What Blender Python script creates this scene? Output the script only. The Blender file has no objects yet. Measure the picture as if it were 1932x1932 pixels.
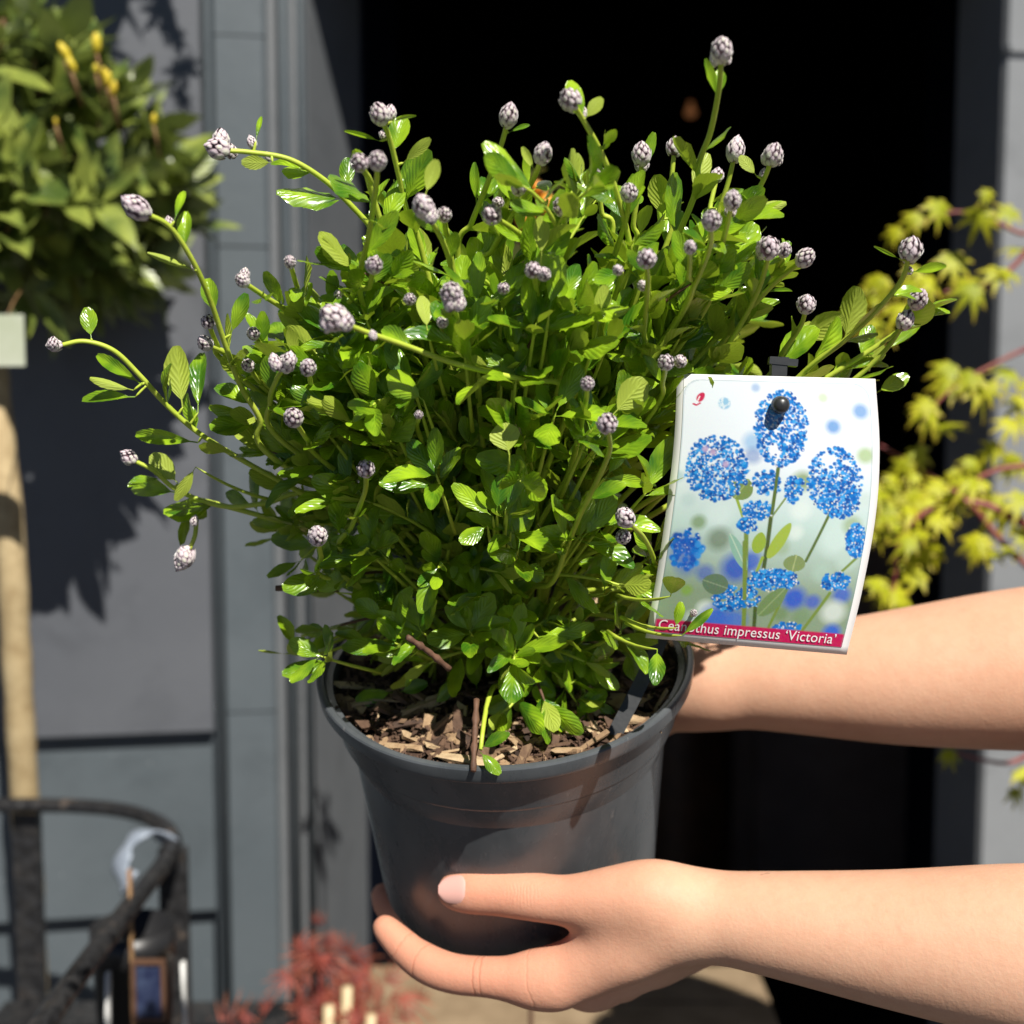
import bpy, math, random
import numpy as np
from mathutils import Vector, Matrix

# ------------------------------------------------------------------ camera, sky, sun, exposure
sc = bpy.context.scene
CAMZ, PITCH, FPX, W0 = 1.35, math.radians(5.0), 2400.0, 1932.0
S = 0.87                                       # real size of the held pot, in units of the first layout
cam_d = bpy.data.cameras.new("camera")
cam = bpy.data.objects.new("camera", cam_d)
sc.collection.objects.link(cam)
cam.location = (0, 0, CAMZ)
cam.rotation_euler = (math.radians(90) - PITCH, 0, 0)
cam_d.sensor_width = 36.0
cam_d.lens = 36.0 * FPX / W0
cam_d.clip_start, cam_d.clip_end = 0.02, 500
cam_d.dof.use_dof = True
cam_d.dof.focus_distance = 0.572 * S
cam_d.dof.aperture_fstop = 7.5
sc.camera = cam

SUN = Vector((0.27, -0.615, 0.74)).normalized()
world = bpy.data.worlds.new("World"); sc.world = world; world.use_nodes = True
wn = world.node_tree
bg = wn.nodes["Background"]
sky = wn.nodes.new("ShaderNodeTexSky"); sky.sky_type = 'NISHITA'; sky.sun_disc = False; sky.air_density = 0.28; sky.dust_density = 0.05; sky.ozone_density = 0.6
sky.sun_elevation = math.asin(SUN.z); sky.sun_rotation = math.atan2(SUN.x, SUN.y)
wn.links.new(sky.outputs[0], bg.inputs[0]); bg.inputs[1].default_value = 0.05
sd = bpy.data.lights.new("sun", 'SUN'); sd.energy = 5.0; sd.angle = math.radians(0.5); sd.color = (1.0, 0.95, 0.87)
sun = bpy.data.objects.new("sun", sd); sc.collection.objects.link(sun)
sun.rotation_euler = SUN.to_track_quat('Z', 'Y').to_euler(); sun.location = (1, -2, 4)
sc.view_settings.view_transform = 'Standard'; sc.view_settings.look = 'None'
sc.view_settings.exposure = 0.42; sc.view_settings.gamma = 1.0
sc.render.engine = 'CYCLES'
sc.cycles.max_bounces = 8; sc.cycles.transparent_max_bounces = 8
sc.cycles.use_denoising = True

# ------------------------------------------------------------------ helpers
rng = random.Random(7)
nrs = np.random.RandomState(11)
COL = sc.collection
CF = Vector((0, math.cos(PITCH), -math.sin(PITCH))); CU = Vector((0, math.sin(PITCH), math.cos(PITCH))); CR = Vector((1, 0, 0))
CO = Vector((0, 0, CAMZ))
def ray(u, v): return CF + CR * ((u - 966) / FPX) - CU * ((v - 966) / FPX)
def P(u, v, d): return CO + ray(u, v) * d                 # a point seen in the photo at its own distance
def Pf(u, v, d): return P(u, v, d * S)
def PZ(u, v, z):
    r = ray(u, v); return CO + r * ((z - CAMZ) / r.z)
def PY(u, v, y):
    r = ray(u, v); return CO + r * (y / r.y)
def proj(p):
    q = Vector(p) - CO; d = q.dot(CF); return 966 + FPX * q.x / d, 966 - FPX * q.dot(CU) / d, d

def fast_mesh(name, V, F, UV=None, smooth=True, attr=None):
    V = np.asarray(V, dtype=np.float32); me = bpy.data.meshes.new(name)
    if isinstance(F, np.ndarray):
        nf, k = F.shape; loops = F.astype(np.int32).ravel(); starts = np.arange(nf, dtype=np.int32) * k
    else:
        loops = np.fromiter((i for f in F for i in f), dtype=np.int32)
        ln = np.array([len(f) for f in F], dtype=np.int32); nf = len(F)
        starts = np.concatenate([[0], np.cumsum(ln)[:-1]]).astype(np.int32)
    me.vertices.add(len(V)); me.vertices.foreach_set("co", V.ravel())
    me.loops.add(len(loops)); me.loops.foreach_set("vertex_index", loops)
    me.polygons.add(nf); me.polygons.foreach_set("loop_start", starts)
    me.polygons.foreach_set("use_smooth", np.full(nf, bool(smooth)))
    me.update(calc_edges=True)
    if UV is not None:
        uv = me.uv_layers.new(name="UVMap"); uv.data.foreach_set("uv", np.asarray(UV, dtype=np.float32)[loops].ravel())
    if attr is not None:
        ca = me.color_attributes.new("print", 'FLOAT_COLOR', 'POINT')
        ca.data.foreach_set("color", np.asarray(attr, dtype=np.float32).ravel())
    me.validate()
    return me
def link(name, me, mat=None, parent=None, M=None):
    o = bpy.data.objects.new(name, me); COL.objects.link(o)
    if mat is not None and me is not None and len(me.materials) == 0: me.materials.append(mat)
    if parent is not None: o.parent = parent
    if M is not None: o.matrix_local = M
    return o
def tag(o, label=None, cat=None, group=None, kind=None):
    if label: o["label"] = label
    if cat: o["category"] = cat
    if group: o["group"] = group
    if kind: o["kind"] = kind
    return o
def thing(name, loc, label, cat, group=None):
    o = bpy.data.objects.new(name, None); COL.objects.link(o); o.location = loc
    o.empty_display_size = 0.05
    return tag(o, label, cat, group)
def rel(o): return Matrix.Translation(-Vector(o.location))
def part(name, V, F, mat, parent, UV=None, smooth=True):
    """mesh given in world space, under a thing that only has a location"""
    off = np.array(parent.location if parent.parent is None else (parent.location + parent.parent.location), dtype=np.float32) if parent else 0
    return link(name, fast_mesh(name, np.asarray(V, dtype=np.float32) - off, F, UV, smooth), mat, parent)

def box(c, s, rotz=0.0):
    x, y, z = s[0] / 2, s[1] / 2, s[2] / 2
    V = np.array([(i * x, j * y, k * z) for k in (-1, 1) for j in (-1, 1) for i in (-1, 1)])
    ca, sa = math.cos(rotz), math.sin(rotz)
    V = V @ np.array([(ca, sa, 0), (-sa, ca, 0), (0, 0, 1)]) + np.array(c)
    F = [(0, 2, 3, 1), (4, 5, 7, 6), (0, 1, 5, 4), (2, 6, 7, 3), (0, 4, 6, 2), (1, 3, 7, 5)]
    return V, F
def catmull(pts, n):
    P_ = [np.array(p, dtype=float) for p in pts]
    if len(P_) < 3:
        return np.array([P_[0] + (P_[-1] - P_[0]) * t for t in np.linspace(0, 1, n)])
    P_ = [2 * P_[0] - P_[1]] + P_ + [2 * P_[-1] - P_[-2]]
    out = []; m = len(P_) - 3
    for t in np.linspace(0, m - 1e-6, n):
        i = int(t); f = t - i; a, b, c, d = P_[i:i + 4]
        out.append(0.5 * (2 * b + (c - a) * f + (2 * a - 5 * b + 4 * c - d) * f * f + (3 * b - a - 3 * c + d) * f ** 3))
    return np.array(out)
def tube(pts, radii, sides=6, squash=None, ribs=0.0):
    pts = np.asarray(pts, dtype=float); n = len(pts)
    if np.isscalar(radii): radii = [radii] * n
    T = np.gradient(pts, axis=0); T /= np.linalg.norm(T, axis=1)[:, None] + 1e-12
    a = np.array([0, 0, 1.0]) if abs(T[0][2]) < .9 else np.array([1.0, 0, 0])
    u = np.cross(T[0], a); u /= np.linalg.norm(u); V = []
    for i in range(n):
        u = u - T[i] * u.dot(T[i]); u /= np.linalg.norm(u); w = np.cross(T[i], u)
        for k in range(sides):
            an = 2 * math.pi * k / sides; r = radii[i] * (1 + ribs * (1 if k % 2 else -1))
            V.append(pts[i] + (u * math.cos(an) + w * math.sin(an) * (squash or 1)) * r)
    F = []
    for i in range(n - 1):
        for k in range(sides):
            k2 = (k + 1) % sides
            F.append((i * sides + k, i * sides + k2, (i + 1) * sides + k2, (i + 1) * sides + k))
    F.append(tuple(range(sides))[::-1]); F.append(tuple((n - 1) * sides + k for k in range(sides)))
    return np.array(V), F
def lathe(prof, M, n=64):
    V, F = [], []
    for (r, z) in prof:
        for k in range(n):
            a = 2 * math.pi * k / n; V.append(M @ Vector((r * math.cos(a), r * math.sin(a), z)))
    for i in range(len(prof) - 1):
        for k in range(n):
            k2 = (k + 1) % n; F.append((i * n + k, i * n + k2, (i + 1) * n + k2, (i + 1) * n + k))
    return np.array([tuple(v) for v in V]), F
def extrude(poly, z0, z1):
    """poly: list of world (x, y) going round; closed prism"""
    n = len(poly)
    V = [(x, y, z0) for x, y in poly] + [(x, y, z1) for x, y in poly]
    F = [(i, (i + 1) % n, n + (i + 1) % n, n + i) for i in range(n)] + [tuple(range(n))[::-1], tuple(range(n, 2 * n))]
    return np.array(V), F
def frame(d, nrm):
    """rotation whose Y runs along d and whose Z is near nrm"""
    d = Vector(d).normalized(); nrm = Vector(nrm); z = nrm - d * nrm.dot(d)
    if z.length < 1e-5: z = d.orthogonal()
    z.normalize(); x = d.cross(z)
    return Matrix((x, d, z)).transposed()
def place(loc, d, nrm, s):
    R = frame(d, nrm).to_4x4(); sx, sy, sz = (s, s, s) if np.isscalar(s) else s
    return Matrix.Translation(loc) @ R @ Matrix.Diagonal((sx, sy, sz, 1))
def join_instances(items):
    """items: (matrix, (V, F quads, UV)) -> one V, F, UV"""
    Vs, Fs, Us, o = [], [], [], 0
    for M, (V, F, U) in items:
        m = np.array(M); Vs.append(V @ m[:3, :3].T + m[:3, 3]); Fs.append(F + o); Us.append(U); o += len(V)
    return np.concatenate(Vs), np.concatenate(Fs), np.concatenate(Us)
def most_seen(centres, radii, keep, res=5.0):
    """which of many leaves show largest from the photograph's camera: a coarse z-buffer of discs"""
    N = int(W0 / res) + 40; zb = np.full((N, N), 1e9); own = np.full((N, N), -1, dtype=int)
    for i, (c, r) in enumerate(zip(centres, radii)):
        u, v, d = proj(c)
        if d < 0.05: continue
        R = max(1, r * FPX / d / res); cu, cv = u / res + 20, v / res + 20
        x0, x1, y0, y1 = int(max(0, cu - R)), int(min(N, cu + R + 1)), int(max(0, cv - R)), int(min(N, cv + R + 1))
        if x0 >= x1 or y0 >= y1: continue
        yy, xx = np.mgrid[y0:y1, x0:x1]
        m = ((xx - cu) ** 2 + (yy - cv) ** 2 <= R * R) & (zb[y0:y1, x0:x1] > d)
        zb[y0:y1, x0:x1][m] = d; own[y0:y1, x0:x1][m] = i
    inner = own[20:20 + int(W0 / res), 20:20 + int(W0 / res)]
    cnt = np.bincount(inner[inner >= 0], minlength=len(centres))
    return set(np.argsort(-cnt)[:keep].tolist()) & set(np.nonzero(cnt)[0].tolist())

# ------------------------------------------------------------------ materials
def new_mat(name):
    m = bpy.data.materials.new(name); m.use_nodes = True
    return m, m.node_tree, m.node_tree.nodes["Principled BSDF"]
def nd(nt, t, **kw):
    n = nt.nodes.new(t)
    for k, v in kw.items():
        if isinstance(k, str) and k.startswith("i_"): n.inputs[int(k[2:])].default_value = v
        else: setattr(n, k, v)
    return n
def mth(nt, op, a, b=None, c=None, clamp=False):
    n = nt.nodes.new("ShaderNodeMath"); n.operation = op; n.use_clamp = clamp
    for i, x in enumerate((a, b, c)):
        if x is None: continue
        if isinstance(x, (int, float)): n.inputs[i].default_value = x
        else: nt.links.new(x, n.inputs[i])
    return n.outputs[0]
def mixc(nt, f, a, b, blend='MIX'):
    n = nt.nodes.new("ShaderNodeMix"); n.data_type = 'RGBA'; n.blend_type = blend
    for i, x in ((0, f), (6, a), (7, b)):
        if isinstance(x, (int, float)): n.inputs[i].default_value = x
        elif isinstance(x, tuple): n.inputs[i].default_value = x + (1,) if len(x) == 3 else x
        else: nt.links.new(x, n.inputs[i])
    return n.outputs[2]
def noise(nt, scale, detail=3.0, rough=0.5, coord='pos', dist=0.0):
    n = nt.nodes.new("ShaderNodeTexNoise"); n.inputs["Scale"].default_value = scale
    n.inputs["Detail"].default_value = detail; n.inputs["Roughness"].default_value = rough; n.inputs["Distortion"].default_value = dist
    if coord == 'pos': nt.links.new(nt.nodes.new("ShaderNodeNewGeometry").outputs["Position"], n.inputs["Vector"])
    elif coord == 'obj': nt.links.new(nt.nodes.new("ShaderNodeTexCoord").outputs["Object"], n.inputs["Vector"])
    else: nt.links.new(coord, n.inputs["Vector"])
    return n.outputs[0]
def ramp(nt, f, stops):
    n = nt.nodes.new("ShaderNodeValToRGB"); nt.links.new(f, n.inputs[0]); e = n.color_ramp.elements
    while len(e) < len(stops): e.new(0.5)
    for el, (p, c) in zip(e, stops): el.position = p; el.color = c + (1,) if len(c) == 3 else c
    return n.outputs[0]
def bump(nt, bsdf, h, strength=0.3, dist=0.001):
    b = nt.nodes.new("ShaderNodeBump"); b.inputs["Strength"].default_value = strength; b.inputs["Distance"].default_value = dist
    nt.links.new(h, b.inputs["Height"]); nt.links.new(b.outputs[0], bsdf.inputs["Normal"]); return b
def setp(b, **kw):
    for k, v in kw.items():
        k = k.replace("_", " ")
        if isinstance(v, tuple) and len(v) == 3 and "Radius" not in k: v = v + (1,)
        b.inputs[k].default_value = v
def simple(name, c1, c2, scale=40, rough=0.6, bmp=0.15, bscale=200, dist=0.001, coord='pos', spec=0.5):
    m, nt, b = new_mat(name)
    nt.links.new(ramp(nt, noise(nt, scale, 4, 0.6, coord), [(0.3, c1), (0.7, c2)]), b.inputs["Base Color"])
    b.inputs["Roughness"].default_value = rough; b.inputs["Specular IOR Level"].default_value = spec
    if bmp: bump(nt, b, noise(nt, bscale, 3, 0.6, coord), bmp, dist)
    return m
def leaf_mat(name, top_a, top_b, under, trans, nveins=8.0, slope=2.6, gloss=0.3, var_scale=45, vein=0.35, bstr=0.5, bdist=0.0006, tmix=0.25, tip=None, coat=0.0):
    m, nt, b = new_mat(name); L = nt.links
    uv = nt.nodes.new("ShaderNodeSeparateXYZ"); L.new(nt.nodes.new("ShaderNodeTexCoord").outputs["UV"], uv.inputs[0])
    cu = mth(nt, 'MULTIPLY', mth(nt, 'ABSOLUTE', mth(nt, 'SUBTRACT', uv.outputs[0], 0.5)), 2.0); v = uv.outputs[1]
    s = mth(nt, 'SUBTRACT', mth(nt, 'MULTIPLY', v, nveins), mth(nt, 'MULTIPLY', cu, slope))
    tri = mth(nt, 'MULTIPLY', mth(nt, 'PINGPONG', s, 0.5), 2.0)                       # 0 on a vein, 1 between veins
    lat = mth(nt, 'SUBTRACT', 1.0, mth(nt, 'POWER', tri, 0.45))
    mid = mth(nt, 'SUBTRACT', 1.0, mth(nt, 'MULTIPLY', cu, 9.0), clamp=True)
    lines = mth(nt, 'MAXIMUM', mth(nt, 'MULTIPLY', lat, 0.8), mid)
    nz = ramp(nt, noise(nt, var_scale, 2, 0.5), [(0.35, top_a), (0.68, top_b)])
    if tip is not None: nz = mixc(nt, mth(nt, 'MULTIPLY', mth(nt, 'POWER', v, 3.0), tip[3]), nz, tip[:3])
    topc = mixc(nt, mth(nt, 'MULTIPLY', lines, vein), nz, trans)
    undc = mixc(nt, mth(nt, 'MULTIPLY', lines, 0.28), under, tuple(min(1, c * 1.5) for c in under))
    geo = nt.nodes.new("ShaderNodeNewGeometry"); bf = geo.outputs["Backfacing"]
    L.new(mixc(nt, bf, topc, undc), b.inputs["Base Color"])
    L.new(mth(nt, 'ADD', mth(nt, 'MULTIPLY', bf, 0.6 - gloss), gloss), b.inputs["Roughness"])
    if coat: b.inputs["Coat Weight"].default_value = coat; b.inputs["Coat Roughness"].default_value = 0.15
    h = mth(nt, 'MULTIPLY', mth(nt, 'MAXIMUM', mth(nt, 'POWER', tri, 0.6), 0.0), mth(nt, 'SUBTRACT', 1.0, mid))
    bump(nt, b, h, bstr, bdist)
    tr = nt.nodes.new("ShaderNodeBsdfTranslucent"); tr.inputs[0].default_value = trans + (1,)
    mx = nt.nodes.new("ShaderNodeMixShader"); mx.inputs[0].default_value = tmix
    L.new(b.outputs[0], mx.inputs[1]); L.new(tr.outputs[0], mx.inputs[2])
    L.new(mx.outputs[0], nt.nodes["Material Output"].inputs[0])
    return m

def paint_mat(name, c1, c2, rough=0.45):
    m, nt, b = new_mat(name); L = nt.links
    base = ramp(nt, noise(nt, 3.0, 5, 0.6), [(0.3, c1), (0.7, c2)])
    grime = mth(nt, 'MULTIPLY', mth(nt, 'SUBTRACT', noise(nt, 9.0, 6, 0.72, dist=0.6), 0.5, clamp=True), 2.2, clamp=True)
    base = mixc(nt, grime, base, tuple(c * 0.62 for c in c1))
    scratch = mth(nt, 'GREATER_THAN', noise(nt, 55, 5, 0.75, dist=1.5), 0.70)
    L.new(mixc(nt, mth(nt, 'MULTIPLY', scratch, 0.55), base, (0.55, 0.57, 0.58)), b.inputs["Base Color"])
    b.inputs["Roughness"].default_value = rough
    hb = mth(nt, 'ADD', noise(nt, 14, 4, 0.6), mth(nt, 'MULTIPLY', noise(nt, 90, 3, 0.6), 0.4))
    bump(nt, b, hb, 0.22, 0.003)
    return m
M_PAINT = paint_mat("blue grey painted wood", (0.080, 0.098, 0.110), (0.106, 0.125, 0.138))
M_PAINT_P = paint_mat("grey painted panel", (0.095, 0.102, 0.116), (0.121, 0.128, 0.142))
M_PILLAR = paint_mat("pale grey painted pillar", (0.20, 0.21, 0.22), (0.25, 0.26, 0.27))
M_REVEAL = paint_mat("dark grey painted reveal", (0.12, 0.13, 0.14), (0.15, 0.158, 0.166), 0.5)
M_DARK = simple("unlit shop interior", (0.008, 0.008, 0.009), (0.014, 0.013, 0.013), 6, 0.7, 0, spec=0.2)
M_JAMB_SHADE = simple("navy door jamb and painted reveal shade", (0.003, 0.0045, 0.009), (0.005, 0.007, 0.013), 6, 0.45, 0.1, 40, spec=0.12)
M_DOOR = simple("dark brown cabinet wood", (0.26, 0.185, 0.15), (0.34, 0.25, 0.20), 12, 0.5, 0.2, 60)
M_BROWN = simple("dark stained barrel wood", (0.03, 0.014, 0.006), (0.07, 0.03, 0.012), 18, 0.45, 0.2, 60)
M_SLAB = simple("dark asphalt pavement", (0.045, 0.044, 0.043), (0.075, 0.073, 0.07), 9, 0.85, 0.4, 120, 0.002)
M_BENCH = simple("sun bleached bench plank", (0.22, 0.155, 0.09), (0.34, 0.25, 0.155), 30, 0.7, 0.3, 150)
M_BARK = simple("pale tan tree bark", (0.36, 0.26, 0.13), (0.55, 0.43, 0.24), 60, 0.75, 0.5, 160, 0.002)
M_TWIG = simple("brown orange twig", (0.20, 0.09, 0.04), (0.32, 0.20, 0.09), 80, 0.6, 0.2)
M_REDTWIG = simple("red maple twig", (0.22, 0.035, 0.045), (0.30, 0.09, 0.06), 60, 0.5, 0.1)
M_CANE = simple("bamboo cane", (0.5, 0.38, 0.2), (0.66, 0.54, 0.33), 60, 0.5, 0.1)
M_TAGCARD = simple("pale green card", (0.42, 0.46, 0.33), (0.5, 0.53, 0.42), 30, 0.6, 0)
M_WHITE = simple("white plastic label", (0.72, 0.73, 0.70), (0.8, 0.8, 0.78), 30, 0.5, 0)
M_TERRA = simple("brown plastic pot", (0.10, 0.05, 0.03), (0.14, 0.075, 0.045), 20, 0.5, 0.1)
def iron():
    m, nt, b = new_mat("hammered black iron"); L = nt.links
    L.new(ramp(nt, noise(nt, 60, 4, 0.7), [(0.45, (0.016, 0.016, 0.017)), (0.62, (0.03, 0.029, 0.029)), (0.75, (0.10, 0.07, 0.05))]), b.inputs["Base Color"])
    b.inputs["Roughness"].default_value = 0.38
    vo = nt.nodes.new("ShaderNodeTexVoronoi"); vo.inputs["Scale"].default_value = 85
    L.new(nt.nodes.new("ShaderNodeNewGeometry").outputs["Position"], vo.inputs["Vector"])
    bump(nt, b, vo.outputs["Distance"], 0.45, 0.005); return m
M_IRON = iron()
M_BAY = leaf_mat("bay leaf", (0.05, 0.09, 0.02), (0.32, 0.37, 0.07), (0.26, 0.31, 0.13), (0.24, 0.30, 0.06), 7, 2.0, 0.28, 32, 0.3, 0.3, tmix=0.15)
M_BAYYEL = simple("yellow new bay shoot", (0.62, 0.42, 0.03), (0.72, 0.60, 0.04), 60, 0.5, 0)
M_MAPLE = leaf_mat("lime maple leaf", (0.32, 0.40, 0.010), (0.62, 0.62, 0.012), (0.42, 0.46, 0.05), (0.55, 0.55, 0.02), 9, 2.0, 0.45, 14, 0.4, 0.3, tmix=0.3, tip=(0.45, 0.2, 0.05, 0.75))
M_ACER = leaf_mat("red cut maple leaf", (0.10, 0.010, 0.012), (0.50, 0.12, 0.085), (0.42, 0.15, 0.11), (0.5, 0.12, 0.07), 9, 2.0, 0.5, 60, 0.3, 0.3, tmix=0.3, tip=(0.55, 0.26, 0.06, 0.5))
M_LEAF = leaf_mat("glossy ceanothus leaf", (0.035, 0.15, 0.008), (0.38, 0.59, 0.022), (0.40, 0.50, 0.058), (0.47, 0.65, 0.035), 6, 3.0, 0.23, 75, 0.16, 0.34, 0.0008, tmix=0.24, coat=0.5)
M_STEM = simple("lime green stem", (0.38, 0.50, 0.035), (0.56, 0.66, 0.08), 60, 0.5, 0.2, 500, 0.0005)
M_WOODSTEM = simple("old brown woody stem", (0.08, 0.04, 0.025), (0.17, 0.085, 0.05), 120, 0.7, 0.5, 300)
M_ORANGE = simple("orange fruit skin", (0.75, 0.24, 0.015), (0.85, 0.36, 0.03), 30, 0.4, 0.1, 300)
# ------------------------------------------------------------------ ground, shopfront, dark interior
V, F = box((0, 0, -0.05), (120, 120, 0.1)); g = link("pavement", fast_mesh("pavement", V, F, smooth=False), M_SLAB); tag(g, kind="structure", label="dark asphalt pavement in front of the shop")

ROT = math.radians(9.0)
FT = np.array((math.cos(ROT), math.sin(ROT))); FN = np.array((-math.sin(ROT), math.cos(ROT)))
FO = np.array((-0.235, 1.47))
def at_u(u, n):
    k = (u - 966) / FPX / math.cos(PITCH)
    return (k * (FO[1] + FN[1] * n) - FO[0] - FN[0] * n) / (FT[0] - k * FT[1])
def fp(a, n): q = FO + FT * a + FN * n; return (q[0], q[1])
def z_at(u, v, n=0.0):
    x, y = fp(at_u(u, n), n); return PY(u, v, y).z
ZT = 2.9
shop = thing("shopfront", (FO[0], FO[1], 0), "blue grey painted timber shopfront with panels, mouldings and a dark doorway", "shopfront")
def prism(name, prof, z0, z1, mat, back=0.14, smooth=False, parent=None):
    """prof: list of (a, n) along the front; closed to the back"""
    pts = [fp(a, n) for a, n in prof] + [fp(prof[-1][0], back), fp(prof[0][0], back)]
    V, F = extrude(pts, z0, z1); return part(name, V, F, mat, parent or shop, smooth=smooth)
aP = at_u(394, 0.0); aL = -3.2
zg1, zg2 = z_at(200, 1388), z_at(200, 1742)
# three panels, each set back 9 mm behind the one above it, so the sun throws a hard shadow under each
prism("panel", [(aL, 0.004), (aP, 0.004)], zg1, ZT, M_PAINT_P)
prism("panel", [(aL, 0.023), (aP, 0.023)], zg2, zg1 - 0.001, M_PAINT)
prism("panel", [(aL, 0.044), (aP, 0.044)], 0.25, zg2 - 0.001, M_PAINT)
prism("plinth", [(aL, -0.02), (at_u(590, 0.06), -0.02)], 0.0, 0.25, M_PAINT)
# a bead beside the panels
def bead(u0, u1, n0, h, name="bead", zz=(0.25, ZT), mat=M_PAINT, n1=None):
    a0, a1 = at_u(u0, n0), at_u(u1, n0); pr = []
    for i in range(9):
        t = i / 8; pr.append((a0 + (a1 - a0) * t, n0 + ((n1 if n1 is not None else n0) - n0) * t - h * math.sin(math.pi * t)))
    return prism(name, pr, zz[0], zz[1], mat, smooth=True)
prism("groove", [(aP + .0005, 0.012), (at_u(400, 0.012), 0.012)], 0.25, ZT, M_PAINT)
bead(401, 416, 0.003, 0.007)
a0, a1 = at_u(417, 0.002), at_u(517, 0.002)
zs = [0.25, z_at(460, 1345), z_at(460, 465), z_at(460, 66), ZT]
for i in range(4):
    c = 0.0009 * (i % 2)
    prism("stile", [(a0, 0.006), (a0 + .003, 0.001 + c), (a1 - .004, 0.001 + c), (a1, 0.007)], zs[i] + .001, zs[i + 1] - .0008, M_PAINT)
prism("groove", [(a1 + .0004, 0.022), (at_u(534, 0.022), 0.022)], 0.25, ZT, M_REVEAL)
bead(536, 559, 0.018, 0.010, "moulding", n1=0.024)
prism("groove", [(at_u(559.5, 0.04), 0.04), (at_u(570, 0.04), 0.04)], 0.25, ZT, M_REVEAL)
bead(571, 589, 0.040, 0.011, "moulding", n1=0.052)
# the splayed reveal runs back into the doorway
aR = at_u(590, 0.056)
rv = [fp(aR, 0.054), fp(aR + .070, 0.254), fp(aR + .070, 0.256), fp(aR - .03, 0.256), fp(aR - .03, 0.054)]
V, F = extrude(rv, 0.0, ZT); part("reveal_board", V, F, M_REVEAL, shop, smooth=False)
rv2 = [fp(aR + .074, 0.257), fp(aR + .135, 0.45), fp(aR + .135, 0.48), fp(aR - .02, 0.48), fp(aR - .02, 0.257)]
V, F = extrude(rv2, 0.0, ZT); part("reveal_board", V, F, M_JAMB_SHADE, shop, smooth=False)  # near-black colour stands in for the shade on the inner reveal
# right side: navy jamb in shade, pale pillar in sun
aQ = at_u(1869, 0.0)
prism("pillar", [(aQ, 0.008), (aQ + .004, 0.0), (aQ + 2.2, 0.0)], 0.0, ZT, M_PILLAR, back=0.12)
zc = z_at(1910, 95)
prism("pillar_band", [(aQ - .001, 0.004), (aQ + .003, -0.006), (aQ + 2.2, -0.006)], zc - .004, zc + .004, M_PILLAR, back=0.02)
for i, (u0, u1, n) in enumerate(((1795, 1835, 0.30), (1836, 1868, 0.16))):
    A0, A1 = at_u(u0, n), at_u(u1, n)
    prism("door_jamb", [(A0, n + .01), (A0 + .006, n), (A1 + .1, n)], 0.0, ZT, M_JAMB_SHADE, back=n + .12)
ZL = 1.905
prism("lintel", [(aL, -0.005), (aQ + 2.2, -0.005)], ZT, ZT + .5, M_PAINT)
prism("transom", [(aR + .002, 0.0), (aQ - .002, 0.0)], ZL, ZT - .001, M_PAINT, back=0.10)

# dark room behind
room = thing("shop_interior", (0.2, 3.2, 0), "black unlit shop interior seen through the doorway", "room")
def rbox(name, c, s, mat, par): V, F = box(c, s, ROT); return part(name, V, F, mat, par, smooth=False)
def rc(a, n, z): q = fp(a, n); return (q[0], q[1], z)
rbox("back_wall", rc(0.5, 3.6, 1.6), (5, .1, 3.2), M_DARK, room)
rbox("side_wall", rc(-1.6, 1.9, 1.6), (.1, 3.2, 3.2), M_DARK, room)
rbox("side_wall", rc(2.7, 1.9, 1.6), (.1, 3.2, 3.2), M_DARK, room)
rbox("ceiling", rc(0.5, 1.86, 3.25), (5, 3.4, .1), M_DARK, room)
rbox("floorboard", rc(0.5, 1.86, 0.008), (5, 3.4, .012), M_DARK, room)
# brown cabinet of upright boards low behind the arms
cab = thing("wooden_cabinet", rc(0.75, 1.37, 0), "dark brown wooden cabinet of upright boards standing inside the doorway", "cabinet")
k = 0
for (u0, u1, n) in ((1392, 1432, 1.365), (1436, 1765, 1.35), (1772, 1880, 1.353), (1886, 2100, 1.36)):
    A0, A1 = at_u(u0, n), at_u(u1, n)
    prism("board", [(A0, n + .006), (A0 + .006, n), (A1 - .006, n), (A1, n + .006)], 0.02, 1.06, M_DOOR, back=n + .25, parent=cab)
A0, A1 = at_u(1385, 1.34), at_u(2110, 1.34)
prism("cabinet_top", [(A0, 1.335), (A1, 1.335)], 1.061, 1.085, M_DOOR, back=1.62, parent=cab)
# barrel
bc = P(1270, 1500, 2.75); barrel = thing("wooden_barrel", (bc.x, bc.y, 0), "dark round wooden barrel in the shade beside the cabinet", "barrel")
prof = [(0.0, 0.0), (.10, 0), (.118, .2), (.128, .5), (.120, .86), (.106, 1.045), (.10, 1.05), (.098, 1.03), (0, 1.03)]
V, F = lathe(prof, Matrix.Translation((bc.x, bc.y, 0.012)), 40); part("staves", V, F, M_BROWN, barrel)
for z, r in ((.25, .1215), (.8, .1245)):
    V, F = lathe([(r, z - .02), (r + .003, z - .018), (r + .003, z + .018), (r, z + .02)], Matrix.Translation((bc.x, bc.y, 0.012)), 40); part("hoop", V, F, M_IRON, barrel)
# one lit pendant lamp deep inside, a small orange dot in the photograph
lp = P(1303, 213, 3.6)
lamp = thing("pendant_lamp", (lp.x, lp.y, lp.z), "tiny orange glowing pendant lamp deep in the dark shop", "lamp")
m, nt, b = new_mat("dim orange bulb"); setp(b, Base_Color=(0.5, 0.2, 0.08), Emission_Color=(1.0, 0.4, 0.15), Emission_Strength=0.10)
V, F = lathe([(0, -.012), (.010, -.010), (.016, -.003), (.015, .004), (.008, .014), (.006, .03)], Matrix.Translation(lp), 16); part("bulb", V, F, m, lamp)
V, F = tube([lp + Vector((0, 0, .031)), Vector((lp.x, lp.y, 3.19))], .003, 6); part("cable", V, F, M_DARK, lamp)

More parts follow.
